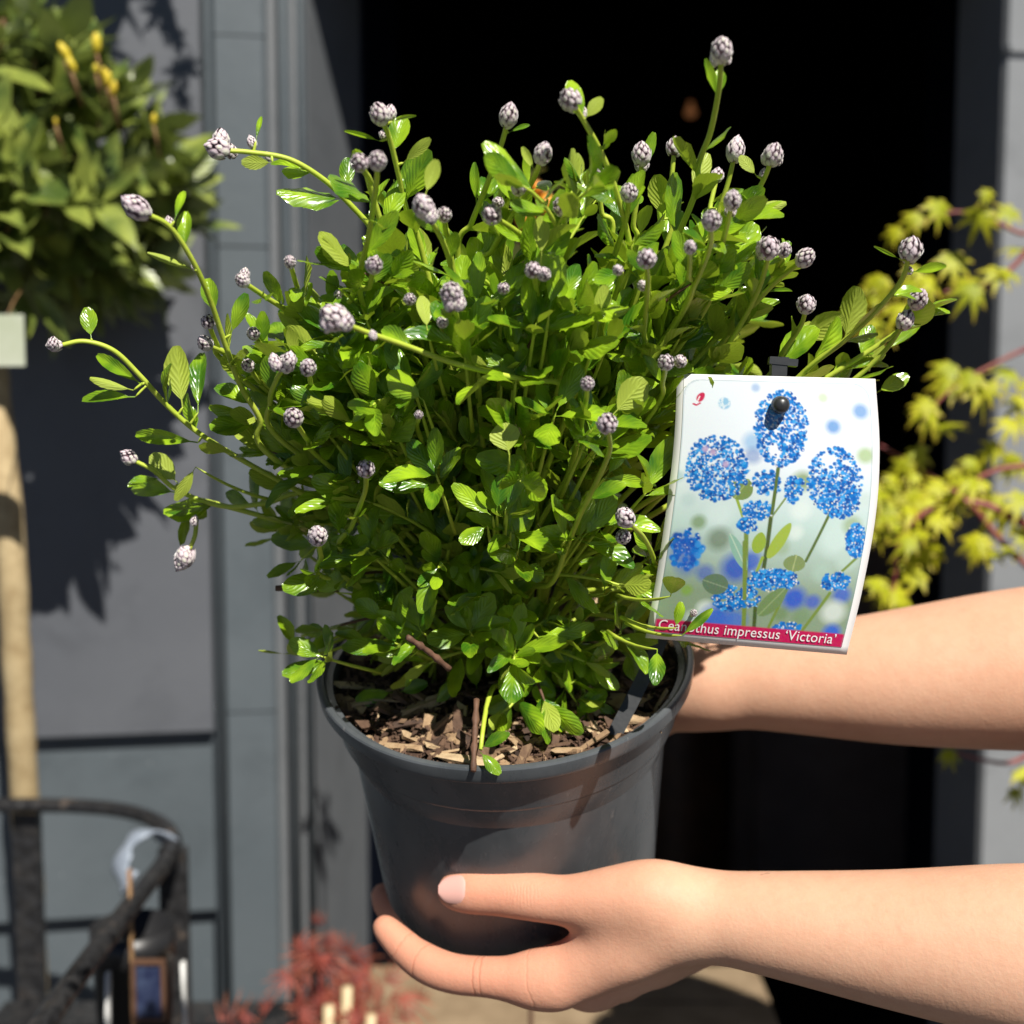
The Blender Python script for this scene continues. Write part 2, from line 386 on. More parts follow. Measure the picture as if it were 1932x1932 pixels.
# timber display bench low in front of the doorway
ZB = 0.66
bx0, bx1 = -0.17, 0.30
bench = thing("display_bench", (0.06, 1.25, 0), "low sunlit timber display bench with leaf shadows under the held pot", "bench")
for i in range(4):
    y = 1.395 - i * 0.098
    V, F = box((0.065 + rng.uniform(-.004, .004), y + .065, ZB - .011 + rng.uniform(-.001, .001)), (bx1 - bx0, .092, .022), rng.uniform(-.006, .006)); part("plank", V, F, M_BENCH, bench, smooth=False)
for x in (bx0 + .03, bx1 - .03):
    for y in (1.13, 1.43):
        V, F = box((x, y, (ZB - .024) / 2), (.04, .04, ZB - .024)); part("leg", V, F, M_BENCH, bench, smooth=False)
# ------------------------------------------------------------------ leaf shapes
def blade(prof, nu=4, fold=0.25, cup=0.0, bend=0.15, twist=0.0, petiole=0.1, wavy=0.0, seed=0):
    """unit leaf along +Y, top side +Z. prof(t) = half width at t"""
    r = random.Random(seed); rows = [0, petiole] + [petiole + (1 - petiole) * t for t in (.12, .3, .5, .7, .86, .96, 1.0)]
    V, U = [], []
    for t in rows:
        tt = 0 if t <= petiole else (t - petiole) / (1 - petiole)
        w = max(0.012, prof(tt)) if t > petiole else 0.014
        if t == 1.0: w = max(prof(1.0), .012)
        for i in range(nu + 1):
            q = i / nu * 2 - 1
            z = abs(q) * w * fold - cup * (q * w) ** 2 - bend * t * t + r.uniform(-1, 1) * wavy * abs(q) * w
            x = q * w + twist * t * t * .3
            V.append((x, t, z)); U.append((i / nu, tt))
    n = nu + 1
    F = np.array([(a * n + i, a * n + i + 1, (a + 1) * n + i + 1, (a + 1) * n + i) for a in range(len(rows) - 1) for i in range(nu)])
    return np.array(V), F, np.array(U)
def palmate(lobes, wid, droop=0.3, seed=0, lw=0.5):
    r = random.Random(seed); V, F, U = [], [], []
    for ang, ln in lobes:
        a = math.radians(ang + r.uniform(-5, 5)); ln *= r.uniform(.9, 1.08); dx, dy = math.sin(a), math.cos(a)
        o = len(V); rows = ((0, .10), (.22, .75), (.45, 1.0), (.72, .6), (1.0, .04)); dr = droop * r.uniform(.6, 1.5)
        for t, w in rows:
            for q in (-1, 0, 1):
                x = dx * ln * t + dy * q * w * wid; y = dy * ln * t - dx * q * w * wid
                V.append((x, y + .12, -dr * (ln * t) ** 2 + abs(q) * .15 * wid * w)); U.append((q * .5 + .5, t))
        for i in range(4):
            for j in range(2): F.append((o + i * 3 + j, o + i * 3 + j + 1, o + i * 3 + j + 4, o + i * 3 + j + 3))
    o = len(V); V += [(-.012, 0, 0), (.012, 0, 0), (.01, .14, 0), (-.01, .14, 0)]; U += [(.5, 0)] * 4; F.append((o, o + 1, o + 2, o + 3))
    return np.array(V), np.array(F), np.array(U)
def lib(shapes, name, mat):
    out = []
    for (V, F, U) in shapes:
        me = fast_mesh(name, V, F, U); me.materials.append(mat); out.append(me)
    return out

# ------------------------------------------------------------------ bay tree
TREE_D = 1.225
bc = P(-6, 345, TREE_D)
base = PZ(60, 1800, 0.0); 
tr_pts = [P(-22, 600, TREE_D), P(-8, 760, TREE_D), P(18, 1000, TREE_D), P(32, 1250, TREE_D + .03), P(46, 1500, TREE_D + .07), P(60, 1750, TREE_D + .12), P(75, 2200, TREE_D + .24)]
bay = thing("bay_tree", (tr_pts[-1].x, tr_pts[-1].y, 0), "clipped ball headed bay tree with olive green leaves on a bare tan trunk", "tree")
path = catmull([tuple(p) for p in tr_pts], 40); path = path[path[:, 2] > 0.45]
path = np.vstack([path, [(path[-1][0] + .01, path[-1][1] + .01, .30)]])
rad = [0.0142 + 0.0005 * math.sin(i * 1.7) + .0003 * math.sin(i * 4.1) for i in range(len(path))]
V, F = tube(path, rad, 12); part("trunk", V, F, M_BARK, bay)
bpot = path[-1]
pot_o = thing("bay_tree_pot", (bpot[0], bpot[1], 0), "brown pot that the bay tree trunk grows from", "plant pot")
V, F = lathe([(0, 0), (.10, 0), (.14, .30), (.15, .30), (.15, .34), (.138, .34), (.13, .30), (0, .305)], Matrix.Translation((bpot[0], bpot[1], 0)), 40); part("pot_body", V, F, M_TERRA, pot_o)
bayP = lambda t: .215 * (math.sin(math.pi * min(1, t) ** .8) ** .9)
BAYS = [blade(bayP, 4, f, 0, b, 0, .08, .15, i) for i, (f, b) in enumerate(((.3, .1), (.15, .25), (.5, .05), (.2, -.1)))]
BAYM = lib(BAYS, "bay_leaf", M_BAY)
R3 = np.array((.186, .16, .160)); items = []; twigs = []
cen = np.array(bc)
r2 = random.Random(5)
for i in range(215):
    z = r2.uniform(-.85, 1); a = r2.uniform(0, 2 * math.pi); q = math.sqrt(1 - z * z)
    dr = np.array((q * math.cos(a), q * math.sin(a), z)); rr = r2.uniform(.62, .93)
    tip = cen + dr * R3 * rr; d = Vector(dr) * .8 + Vector((r2.uniform(-.3, .3), r2.uniform(-.3, .3), .55)); d.normalize()
    if i % 3 == 0: twigs.append((cen + dr * R3 * .25, tip, tip + np.array(d) * .025))
    ph = r2.uniform(0, 6)
    for k in range(r2.randint(4, 6)):
        an = ph + k * 2.4; o = d.orthogonal(); o.rotate(Matrix.Rotation(an, 3, d)); sp = r2.uniform(.2, 1.3)
        ld = (d * math.cos(sp) + o * math.sin(sp)).normalized(); nn = d - ld * d.dot(ld) + Vector((0, -.1, .15))
        ln = r2.uniform(.038, .070)
        items.append((place(Vector(tip) + d * (.004 * k - .01), ld, nn, (ln * r2.uniform(.85, 1.2), ln, ln)), r2.randrange(4), ln))
cs = [m @ Vector((0, .5, 0)) for m, _, _ in items]
top = most_seen(cs, [l * .33 for *_, l in items], 290)
for i, (m, k, l) in enumerate(items):
    if i in top: link("leaf", BAYM[k], None, bay, rel(bay) @ m)
V, F, U = join_instances([(m, BAYS[k]) for i, (m, k, l) in enumerate(items) if i not in top])
o = part("inner_foliage", V, F, M_BAY, bay, U); o["kind"] = "stuff"
for a_, b_, c_ in twigs:
    V, F = tube(catmull([a_, (a_ + b_) / 2 + np.array((0, 0, .01)), b_, c_], 7), [.003, .003, .0026, .0024, .002, .0018, .001], 5); part("twig", V, F, M_TWIG, bay)
for (u, v, h, tl) in ((182, 83, 36, .05), (181, 130, 18, 0), (203, 150, 30, .2), (214, 168, 28, .3), (122, 98, 34, -.5), (135, 122, 28, -.4), (290, 226, 22, .2), (105, 230, 14, 0), (196, 138, 20, .1)):
    q = P(u, v, TREE_D - .16); L = h * TREE_D / FPX
    V, F = lathe([(0.0004, 0), (L * .16, L * .15), (L * .23, L * .45), (L * .20, L * .75), (L * .08, L * .97), (0.0003, L)], Matrix.Translation(q) @ Matrix.Rotation(tl, 4, 'Y') @ Matrix.Rotation(.3, 4, 'X') @ Matrix.Translation((0, 0, -L / 2)), 8)
    part("new_shoot", V, F, M_BAYYEL, bay)
    V, F = tube([q - Vector((0, 0, L * .45)), q - Vector((.004 * tl, -.02, L * .5 + .022))], .0013, 5); part("shoot_stalk", V, F, M_TWIG, bay)
tp = P(8, 642, TREE_D - .16)
lab = thing("tree_label", tp, "small blank pale card label tied under the bay tree crown", "label")
V, F = box(tp, (.034, .0012, .043)); part("card", V, F, M_TAGCARD, lab, smooth=False)
V, F = tube(catmull([tp + Vector((.004, 0, .021)), tp + Vector((.002, .02, .035)), tp + Vector((-.005, .06, .05))], 6), .0007, 5); part("string", V, F, M_TWIG, lab)

# ------------------------------------------------------------------ hammered iron plant stand
ZS = 0.955
ring = [PZ(u, v, ZS) for u, v in ((-420, 1540), (-200, 1524), (0, 1519), (150, 1521), (240, 1531), (298, 1552), (325, 1585), (312, 1625), (275, 1672), (200, 1770), (110, 1890), (20, 2020), (-150, 2200), (-360, 2260))]
stand = thing("plant_stand", (ring[0].x + .25, ring[0].y - .2, 0), "black hammered iron plant stand with rounded top rail", "plant stand")
V, F = tube(catmull([tuple(p) for p in ring] + [tuple(ring[0])], 130), .0086, 10, squash=.8); part("top_rail", V, F, M_IRON, stand)
for (u, v, du) in ((42, 1524, 16), (318, 1592, 12), (60, 1965, -5), (-330, 2250, 0)):
    q = PZ(u, v, ZS - .008); 
    V, F = box((q.x + .004, q.y, q.z / 2 - .002), (.026, .010, q.z - .004), rng.uniform(-.2, .2)); part("leg", V, F, M_IRON, stand, smooth=False)
low = [(p.x * .985 + -.006, p.y, .30) for p in ring]
V, F = tube(catmull(low + [low[0]], 90), .006, 6); part("lower_rail", V, F, M_IRON, stand)
# pale blue flattened band at the rail corner
m, nt, b = new_mat("pale blue rail band"); setp(b, Base_Color=(0.26, 0.30, 0.36), Roughness=0.4); bump(nt, b, noise(nt, 220, 3), 0.6, 0.002)
q = [P(u, v, d) for u, v, d in ((322, 1592, 1.145), (296, 1570, 1.125), (262, 1575, 1.11), (236, 1605, 1.10), (230, 1640, 1.09), (245, 1668, 1.08))]
V, F = tube(catmull([tuple(p) for p in q], 26), [.011 + .003 * math.sin(i * .8) for i in range(26)], 8, squash=.25)
st = link("rail_band", fast_mesh("rail_band", V, F), m); tag(st, "crumpled pale blue rail band at the iron rail corner", "rail band")
# nursery pots and labels standing low inside the stand
def nursery(name, u, v, d, rtop, h, label, mat=None):
    q = P(u, v, d); o = thing(name, (q.x, q.y, q.z - h), label, "plant pot", "pots inside the iron stand")
    V, F = lathe([(0, 0), (rtop * .72, 0), (rtop * .95, h * .85), (rtop, h * .85), (rtop, h), (rtop * .95, h), (rtop * .92, h * .88), (0, h * .9)], Matrix.Translation((q.x, q.y, q.z - h)), 32)
    part("pot_body", V, F, mat or M_BLACKPOT, o); return o
M_BLACKPOT = simple("black nursery plastic", (0.012, 0.012, 0.013), (0.02, 0.02, 0.021), 20, 0.4, 0.1)
shelf = thing("stand_shelf", (-.38, 1.0, 0), "dark slatted shelf low inside the iron stand", "shelf")
zsh = P(235, 1800, 1.02).z - .16
for i in range(7):
    V, F = box((-.36, .85 + i * .06, zsh - .006), (.30, .048, .010)); part("slat", V, F, M_IRON, shelf, smooth=False)
for x in (-.49, -.23):
    for y in (.87, 1.19):
        V, F = box((x, y, (zsh - .012) / 2), (.016, .016, zsh - .012)); part("leg", V, F, M_IRON, shelf, smooth=False)
nursery("nursery_pot", 250, 1745, 1.04, .034, P(250, 1745, 1.04).z - zsh, "small black nursery pot behind the white labels in the iron stand")
def stick(name, u0, v0, u1, v1, d, w, mat, label, cat, group=None, foot=None):
    a, b_ = P(u0, v0, d), P(u1, v1, d); 
    lo = Vector((b_.x + (b_.x - a.x) * .2, b_.y, foot if foot is not None else zsh))
    V, F = tube(catmull([tuple(a), tuple((a + lo) / 2), tuple(lo)], 8), w, 6, squash=.35)
    o = link(name, fast_mesh(name, V, F), mat); return tag(o, label, cat, group)
stick("plant_label", 204, 1835, 196, 1960, 1.0, .0055, M_WHITE, "thin white plastic label standing beside the black nursery pot", "label")
stick("plant_label", 345, 1815, 350, 1925, 1.05, .005, M_WHITE, "thin cream plastic label standing outside the right iron leg", "label")
stick("wooden_stake", 244, 1640, 252, 1960, 1.0, .0042, M_TWIG, "thin rusty brown wooden stake inside the iron stand", "stake")
q0 = P(282, 1868, 1.0)
sg = thing("small_sign", (q0.x, q0.y, q0.z - .04), "small dark blue printed sign in a brown frame inside the iron stand", "sign")
M_BLUE = simple("dark blue print", (0.01, 0.014, 0.05), (0.05, 0.07, 0.13), 90, 0.4, 0)
V, F = box(q0, (.020, .002, .044)); part("sign_face", V, F, M_BLUE, sg, smooth=False)
for dx, dz, w, h in ((-.0115, 0, .003, .050), (.0115, 0, .003, .050), (0, .0235, .0195, .003), (0, -.0235, .0195, .003)):
    V, F = box(q0 + Vector((dx, -.001, dz)), (w, .005, h)); part("sign_frame", V, F, M_TERRA, sg, smooth=False)
V, F = tube([q0 - Vector((0, -.001, .034)), Vector((q0.x, q0.y + .001, zsh))], .003, 6); part("sign_post", V, F, M_TWIG, sg)

# ------------------------------------------------------------------ lime maple on the right
MAPS = [palmate([(0, 1), (38, .92), (-38, .92), (78, .7), (-78, .7), (118, .38), (-118, .38)], .115, dp, s) for s, dp in enumerate((.25, .5, .15, .7))]
MAPM = lib(MAPS, "maple_leaf", M_MAPLE)
mp = Vector((0.66, 1.30, 0))
maple = thing("lime_maple", mp, "lime yellow japanese maple with red twigs reaching in front of the dark doorway", "tree")
trunk = catmull([(.66, 1.30, 0.28), (.65, 1.29, .6), (.68, 1.30, 1.0), (.66, 1.28, 1.5), (.60, 1.26, 1.85)], 20)
V, F = tube(trunk, list(np.linspace(.017, .006, 20)), 9); part("trunk", V, F, M_TWIG, maple)
V, F = lathe([(0, 0), (.11, 0), (.14, .29), (.15, .29), (.15, .33), (.138, .33), (.13, .29), (0, .295)], Matrix.Translation(mp), 36)
po = thing("maple_pot", mp, "brown pot that the lime maple trunk grows from", "plant pot"); part("pot_body", V, F, M_TERRA, po)
BR = [([(1995, 1110), (1932, 1062), (1880, 1010), (1830, 950), (1760, 900), (1715, 872), (1660, 840)], 1.15, .0028, 1.05),
      ([(1990, 640), (1932, 660), (1870, 690), (1800, 730), (1740, 790)], 1.14, .0022, 1.35),
      ([(1995, 420), (1940, 470), (1915, 500), (1860, 540), (1760, 555), (1640, 590)], 1.14, .0026, 1.5),
      ([(1990, 380), (1940, 440), (1880, 420), (1800, 400), (1700, 440)], 1.15, .0022, 1.55),
      ([(1960, 1010), (1850, 950), (1760, 960), (1700, 1010), (1690, 1090), (1680, 1130)], 1.10, .003, 1.1),
      ([(2000, 900), (1930, 880), (1850, 900), (1790, 960)], 1.09, .003, 1.2),
      ([(2010, 1380), (1960, 1410), (1900, 1440), (1800, 1420)], 1.12, .003, .9)]
for pts, d, r, z0 in BR:
    q = [P(u, v, d) for u, v in pts]; tb = trunk[np.argmin(abs(trunk[:, 2] - z0))]
    q = [Vector(tb), (Vector(tb) + q[0]) / 2 + Vector((0, 0, .02))] + q
    V, F = tube(catmull([tuple(p) for p in q], 36), list(np.linspace(r * 1.5, r * .45, 36)), 7); part("branch", V, F, M_REDTWIG, maple)
LV = [(1770,392,60),(1728,412,46),(1690,438,42),(1850,408,66),(1903,402,55),(1862,366,34),(1925,470,64),(1800,492,66),(1752,532,64),(1832,548,66),(1884,516,60),(1700,582,62),(1650,560,58),(1664,618,58),(1622,598,52),(1718,540,50),(1793,722,62),(1846,738,62),(1902,703,58),(1748,774,58),(1784,806,72),(1733,858,62),(1690,905,42),(1831,908,66),(1748,943,66),(1716,962,60),(1886,958,78),(1926,944,62),(1676,972,54),(1700,1004,56),(1715,1022,52),(1845,1020,58),(1866,1046,54),(1731,1050,56),(1728,1086,58),(1668,1112,58),(1692,1122,58),(1906,800,52),(1912,876,56),(1838,880,52),(1772,918,52),(1646,960,50),(1660,930,48),(1790,968,52),(1800,940,48),(1790,1424,38),(1928,1462,46),(1918,1496,44),(1875,850,54),(1930,1010,50),(1925,760,50),(1700,880,40),(1770,980,50)]
r3 = random.Random(21)
LV += [(u + r3.uniform(-45, 38), v + r3.uniform(-34, 34), s * r3.uniform(.7, .95)) for (u, v, s) in LV if 500 < v < 1150]
LV += [(1640 + r3.uniform(-25, 40), 560 + r3.uniform(-30, 70), 48) for _ in range(6)] + [(1660 + r3.uniform(-15, 40), 900 + r3.uniform(0, 230), 46) for _ in range(10)]
for (u, v, s) in LV:
    d = r3.uniform(1.06, 1.16); q = P(u, v, d); L = s * .95 * d / FPX
    dirv = Vector((r3.uniform(-.9, .55), r3.uniform(-.7, .1), r3.uniform(-1.0, -.1))); nn = Vector((r3.uniform(-.4, .5), -.7, .8))
    M = place(q - dirv.normalized() * L * .25, dirv, nn, L); k = r3.randrange(4)
    lf = link("leaf", MAPM[k], None, maple, rel(maple) @ M)

# ------------------------------------------------------------------ red cut leaf maple low behind the pot
ACS = [palmate([(0, 1), (28, .95), (-28, .95), (56, .8), (-56, .8), (88, .6), (-88, .6)], .045, dp, s + 9) for s, dp in enumerate((.4, .8))]
ACM = lib(ACS, "acer_leaf", M_ACER)
aq = P(600, 1960, 1.27)
acer = thing("red_maple", (aq.x, aq.y, 0), "small red cut leaved maple glowing low behind the held pot", "shrub")
ap = thing("red_maple_pot", (aq.x, aq.y, 0), "tall brown pot holding the small red maple", "plant pot")
hp = .50
V, F = lathe([(0, 0), (.075, 0), (.10, hp - .04), (.105, hp - .04), (.105, hp), (.097, hp), (.094, hp - .03), (0, hp - .025)], Matrix.Translation((aq.x, aq.y, 0)), 36); part("pot_body", V, F, M_TERRA, ap)
r4 = random.Random(31); ends = []
for i in range(16):
    u = r4.gauss(600, 55) if i < 12 else r4.gauss(760, 50); v = r4.uniform(1790, 1930) + abs(u - 605) * .25; q = P(u, v, r4.uniform(1.2, 1.31)); ends.append(q)
    st_ = Vector((aq.x + r4.uniform(-.01, .01), aq.y, hp - .03))
    V, F = tube(catmull([tuple(st_), tuple((st_ + q) / 2 + Vector((0, 0, .04))), tuple(q)], 9), list(np.linspace(.003, .001, 9)), 5); part("twig", V, F, M_REDTWIG, acer)
for e in ends:
    for k in range(6):
        dv = Vector((r4.uniform(-1, 1), r4.uniform(-1, .3), r4.uniform(-1, .5))); L = r4.uniform(.018, .034)
        link("leaf", ACM[r4.randrange(2)], None, acer, rel(acer) @ place(e + Vector((r4.uniform(-.026, .026), r4.uniform(-.02, .02), r4.uniform(-.045, .022))), dv, Vector((r4.uniform(-.5, .5), -.8, .7)), L))
for (u, v, s) in ((600, 1745, 30), (585, 1775, 30), (625, 1790, 40), (650, 1800, 46), (612, 1770, 34), (690, 1860, 40), (735, 1878, 44), (700, 1890, 40), (790, 1890, 40)):
    q = P(u, v, 1.25); L = s * 1.25 / FPX
    link("leaf", ACM[0], None, acer, rel(acer) @ place(q, Vector((r4.uniform(-.6, .6), -.2, r4.uniform(-.2, .9))), Vector((.1, -1, .5)), L))
for (u, v, lb) in ((655, 1862, "tallest bamboo cane standing in the red maple pot"), (620, 1898, "bamboo cane leaning left of the tallest cane in the red maple pot"), (700, 1915, "short bamboo cane right of the red maple")):
    a = P(u, v, 1.21); foot = Vector((aq.x + (a.x - aq.x) * .6, aq.y - .03, hp - .03))
    V, F = tube([a, foot], .0052, 8); o = link("bamboo_cane", fast_mesh("bamboo_cane", V, F), M_CANE); tag(o, lb, "cane")

# ------------------------------------------------------------------ orange lantern fruits behind the shrub
fb = P(980, 470, .98)
fr = thing("lantern_plant", (fb.x, fb.y + .02, 0), "plant with small orange lantern fruits glimpsed behind the held shrub", "plant")
stem_p = catmull([(fb.x, fb.y + .02, .30), (fb.x + .01, fb.y + .01, .9), tuple(fb), tuple(P(1040, 362, .97))], 24)
V, F = tube(stem_p, .0022, 6); part("stem", V, F, M_WOODSTEM, fr)
for (u, v, s) in ((990, 412, 36), (1030, 385, 32), (1012, 352, 26), (917, 470, 28), (1045, 405, 24), (1000, 445, 22)):
    q = P(u, v, .97); r = s * .5 * .97 / FPX
    V, F = lathe([(0.0003, r * 1.25), (r * .55, r), (r, r * .2), (r * .9, -r * .5), (r * .4, -r * 1.1), (.0003, -r * 1.5)], Matrix.Translation(q), 10); part("fruit", V, F, M_ORANGE, fr)
    near = stem_p[np.argmin(np.linalg.norm(stem_p - np.array(q), axis=1))]
    V, F = tube(catmull([tuple(q + Vector((0, 0, r * 1.2))), tuple(q + Vector((0, 0, r * 1.2 + .006))), tuple(near)], 6), .0008, 5); part("fruit_stalk", V, F, M_STEM, fr)
for i in range(13, 22):
    a = i * 2.4; d_ = Vector((math.cos(a), math.sin(a), .25)); link("leaf", BAYM[i % 4], None, fr, rel(fr) @ place(Vector(stem_p[i]), d_, Vector((0, 0, 1)), .045 if i < 17 else .022))
po = thing("lantern_plant_pot", (fb.x, fb.y + .02, 0), "pot that the orange lantern plant grows from", "plant pot")
V, F = lathe([(0, 0), (.08, 0), (.10, .30), (.11, .30), (.11, .34), (.10, .34), (.098, .30), (0, .305)], Matrix.Translation((fb.x, fb.y + .02, 0)), 32); part("pot_body", V, F, M_BLACKPOT, po)

# ------------------------------------------------------------------ hanging basket above the frame (throws the leafy shadow at the top left)
hb = Vector((-0.44, 1.17, 2.16))
hbk = thing("hanging_basket", hb, "hanging basket of trailing leaves on the shopfront above the bay tree", "basket")
V, F = lathe([(0, -.13), (.07, -.12), (.13, -.07), (.155, 0), (.16, .005), (.15, .005), (0, -.005)], Matrix.Translation(hb), 32); part("bowl", V, F, M_BLACKPOT, hbk)
for i in range(3):
    a = i * 2.094; V, F = tube([hb + Vector((.152 * math.cos(a), .152 * math.sin(a), .003)), hb + Vector((0, 0, .36))], .0015, 5); part("chain", V, F, M_IRON, hbk)
V, F = tube(catmull([tuple(hb + Vector((0, 0, .36))), tuple(hb + Vector((0, .05, .40))), tuple(hb + Vector((0, .27, .40)))], 12), .006, 6); part("bracket", V, F, M_IRON, hbk)
for i in range(40):
    a = r4.uniform(0, 6.28); e = hb + Vector((.15 * math.cos(a), .15 * math.sin(a), r4.uniform(-.02, .05)))
    link("leaf", MAPM[r4.randrange(4)], None, hbk, rel(hbk) @ place(e, Vector((math.cos(a), math.sin(a), r4.uniform(-1, .6))), Vector((0, 0, 1)), r4.uniform(.04, .06)))
for j, (dx, n_) in enumerate(((.155, 5), (.135, 3))):
    st_ = hb + Vector((dx, .01 + .02 * j, 0)); pts_ = [st_ + Vector((.012 * k + .01 * math.sin(k), 0, -.035 * k)) for k in range(n_)]
    V, F = tube(catmull([tuple(p) for p in pts_], 12), .0015, 5); part("trailing_stem", V, F, M_STEM, hbk)
    for p in pts_: link("leaf", MAPM[r4.randrange(4)], None, hbk, rel(hbk) @ place(p, Vector((r4.uniform(-1, 1), -.2, -.8)), Vector((.2, -.7, .7)), r4.uniform(.025, .04)))
# ------------------------------------------------------------------ the held pot
PN = Vector((-0.055, -0.342, 0.94)).normalized()
RC = Pf(952, 1237, 0.682)
_x = (CR - PN * CR.dot(PN)).normalized(); _y = PN.cross(_x)
MP = Matrix.Translation(RC) @ Matrix((_x, _y, PN)).transposed().to_4x4()
def soil_pt(u, v, z=-0.012):
    r = ray(u, v); o = MP @ Vector((0, 0, z * S)); return CO + r * ((o - CO).dot(PN) / r.dot(PN))
def black_pot_mat():
    m, nt, b = new_mat("scuffed black plastic pot"); L = nt.links
    tc = nt.nodes.new("ShaderNodeTexCoord").outputs["Object"]
    mp_ = nt.nodes.new("ShaderNodeMapping"); mp_.inputs["Scale"].default_value = (1, 1, .25); L.new(tc, mp_.inputs[0])
    cl = noise(nt, 30, 5, .7, mp_.outputs[0]); sp = mth(nt, 'GREATER_THAN', noise(nt, 300, 4, .7, mp_.outputs[0], 1.0), .675)
    col = ramp(nt, cl, [(0.35, (0.060, 0.068, 0.075)), (0.75, (0.105, 0.114, 0.122))])
    L.new(mixc(nt, mth(nt, 'MULTIPLY', sp, .5), col, (0.22, 0.21, 0.20)), b.inputs["Base Color"])
    L.new(ramp(nt, cl, [(0.3, (.22,) * 3), (0.75, (.38,) * 3)]), b.inputs["Roughness"])
    bump(nt, b, noise(nt, 70, 2, .5, tc), .06, .002); return m
pot = thing("plant_pot", RC, "black plastic nursery pot with a stepped rim held in two hands", "plant pot")
prof = [(.001, -.142), (.0768, -.142), (.0780, -.1412), (.0785, -.140), (.0787, -.137), (.0793, -.129), (.0858, -.037), (.0861, -.034), (.0863, -.0334), (.0868, -.0331), (.0897, -.0328), (.0904, -.0325), (.0909, -.0318), (.0915, -.029), (.0955, -.013), (.0962, -.0108), (.0963, -.0100), (.0967, -.0094), (.0990, -.0090), (.0997, -.0086), (.1001, -.0078), (.1003, -.006), (.1006, -.0025), (.1005, -.0010), (.0999, -.0002), (.0994, 0), (.0976, 0), (.0968, -.0004), (.0962, -.0012), (.0955, -.004), (.0925, -.0045), (.0915, -.03), (.080, -.06), (.001, -.06)]
V, F = lathe([(r * S, z * S) for r, z in prof], MP, 128)
body = part("pot_body", V, F, black_pot_mat(), pot); body.data.set_sharp_from_angle(angle=math.radians(24))
# ------------------------------------------------------------------ bark mulch
r5 = random.Random(41)
def chip_mat():
    m, nt, b = new_mat("bark chip"); L = nt.links
    oi = nt.nodes.new("ShaderNodeObjectInfo").outputs["Random"]
    f = mth(nt, 'ADD', mth(nt, 'MULTIPLY', oi, .75), mth(nt, 'MULTIPLY', noise(nt, 260, 3, .6), .4))
    L.new(ramp(nt, f, [(0.1, (0.02, 0.011, 0.008)), (0.42, (0.12, 0.066, 0.04)), (0.7, (0.34, 0.22, 0.12)), (1.0, (0.62, 0.47, 0.28))]), b.inputs["Base Color"])
    b.inputs["Roughness"].default_value = .8; bump(nt, b, noise(nt, 500, 4, .7), .6, .001); return m
M_CHIP = chip_mat()
M_SOIL = simple("dark damp potting soil", (0.010, 0.006, 0.004), (0.05, 0.028, 0.017), 130, 0.9, 0.9, 350, 0.002)
mul = thing("bark_mulch", RC, "brown bark chip mulch filling the black pot", "mulch")
V, F = [], []; nr, na = 22, 72
for i in range(nr + 1):
    for k in range(na):
        r = .0925 * i / nr; a = 2 * math.pi * k / na
        V.append(MP @ (Vector((r * math.cos(a), r * math.sin(a), -.0135 + .004 * (1 - (i / nr) ** 2) + (r5.uniform(-.0016, .0016) if i < nr else 0))) * S))
for i in range(nr):
    for k in range(na): F.append((i * na + k, i * na + (k + 1) % na, (i + 1) * na + (k + 1) % na, (i + 1) * na + k))
part("soil", np.array([tuple(v) for v in V]), F, M_SOIL, mul)
CH = []
for i in range(7):
    V, F = box((0, 0, 0), (1, 1, 1)); V = V * 1.0
    for q in V: q += np.array((r5.uniform(-.18, .18), r5.uniform(-.18, .18), r5.uniform(-.15, .15)))
    CH.append((V, np.array(F), np.zeros((8, 2))))
CHM = lib(CH, "bark_chip", M_CHIP)
for me in CHM: me.polygons.foreach_set("use_smooth", np.zeros(len(me.polygons), dtype=bool))
def chip_M(big):
    r = .0905 * math.sqrt(r5.uniform(0.02, 1)); a = r5.uniform(0, 6.283)
    if big and r5.random() < .6: a = -math.pi / 2 + r5.uniform(-1.3, 1.3); r = .0905 * math.sqrt(r5.uniform(.3, 1))
    q = Vector((r * math.cos(a), r * math.sin(a), -.0105 + .003 * (1 - (r / .09) ** 2) + r5.uniform(-.001, .0025))) * S
    L = r5.uniform(.006, .024) if big else r5.uniform(.002, .006); L = min(L, (.094 - r) * 2 + .003)
    w = L * r5.uniform(.10, .36)
    R = Matrix.Rotation(r5.uniform(0, 6.28), 4, 'Z') @ Matrix.Rotation(r5.gauss(0, .28), 4, 'Y') @ Matrix.Rotation(r5.gauss(0, .35), 4, 'X')
    return MP @ Matrix.Translation(q) @ R @ Matrix.Diagonal((L * S, w * S, max(.0008, w * .4) * S, 1))
for i in range(280): link("chip", CHM[i % 7], None, mul, rel(mul) @ chip_M(True))
V, F, U = join_instances([(chip_M(False), CH[i % 7]) for i in range(2600)])
o = part("fine_bark", V, F, M_CHIP, mul, U, smooth=False); o["kind"] = "stuff"

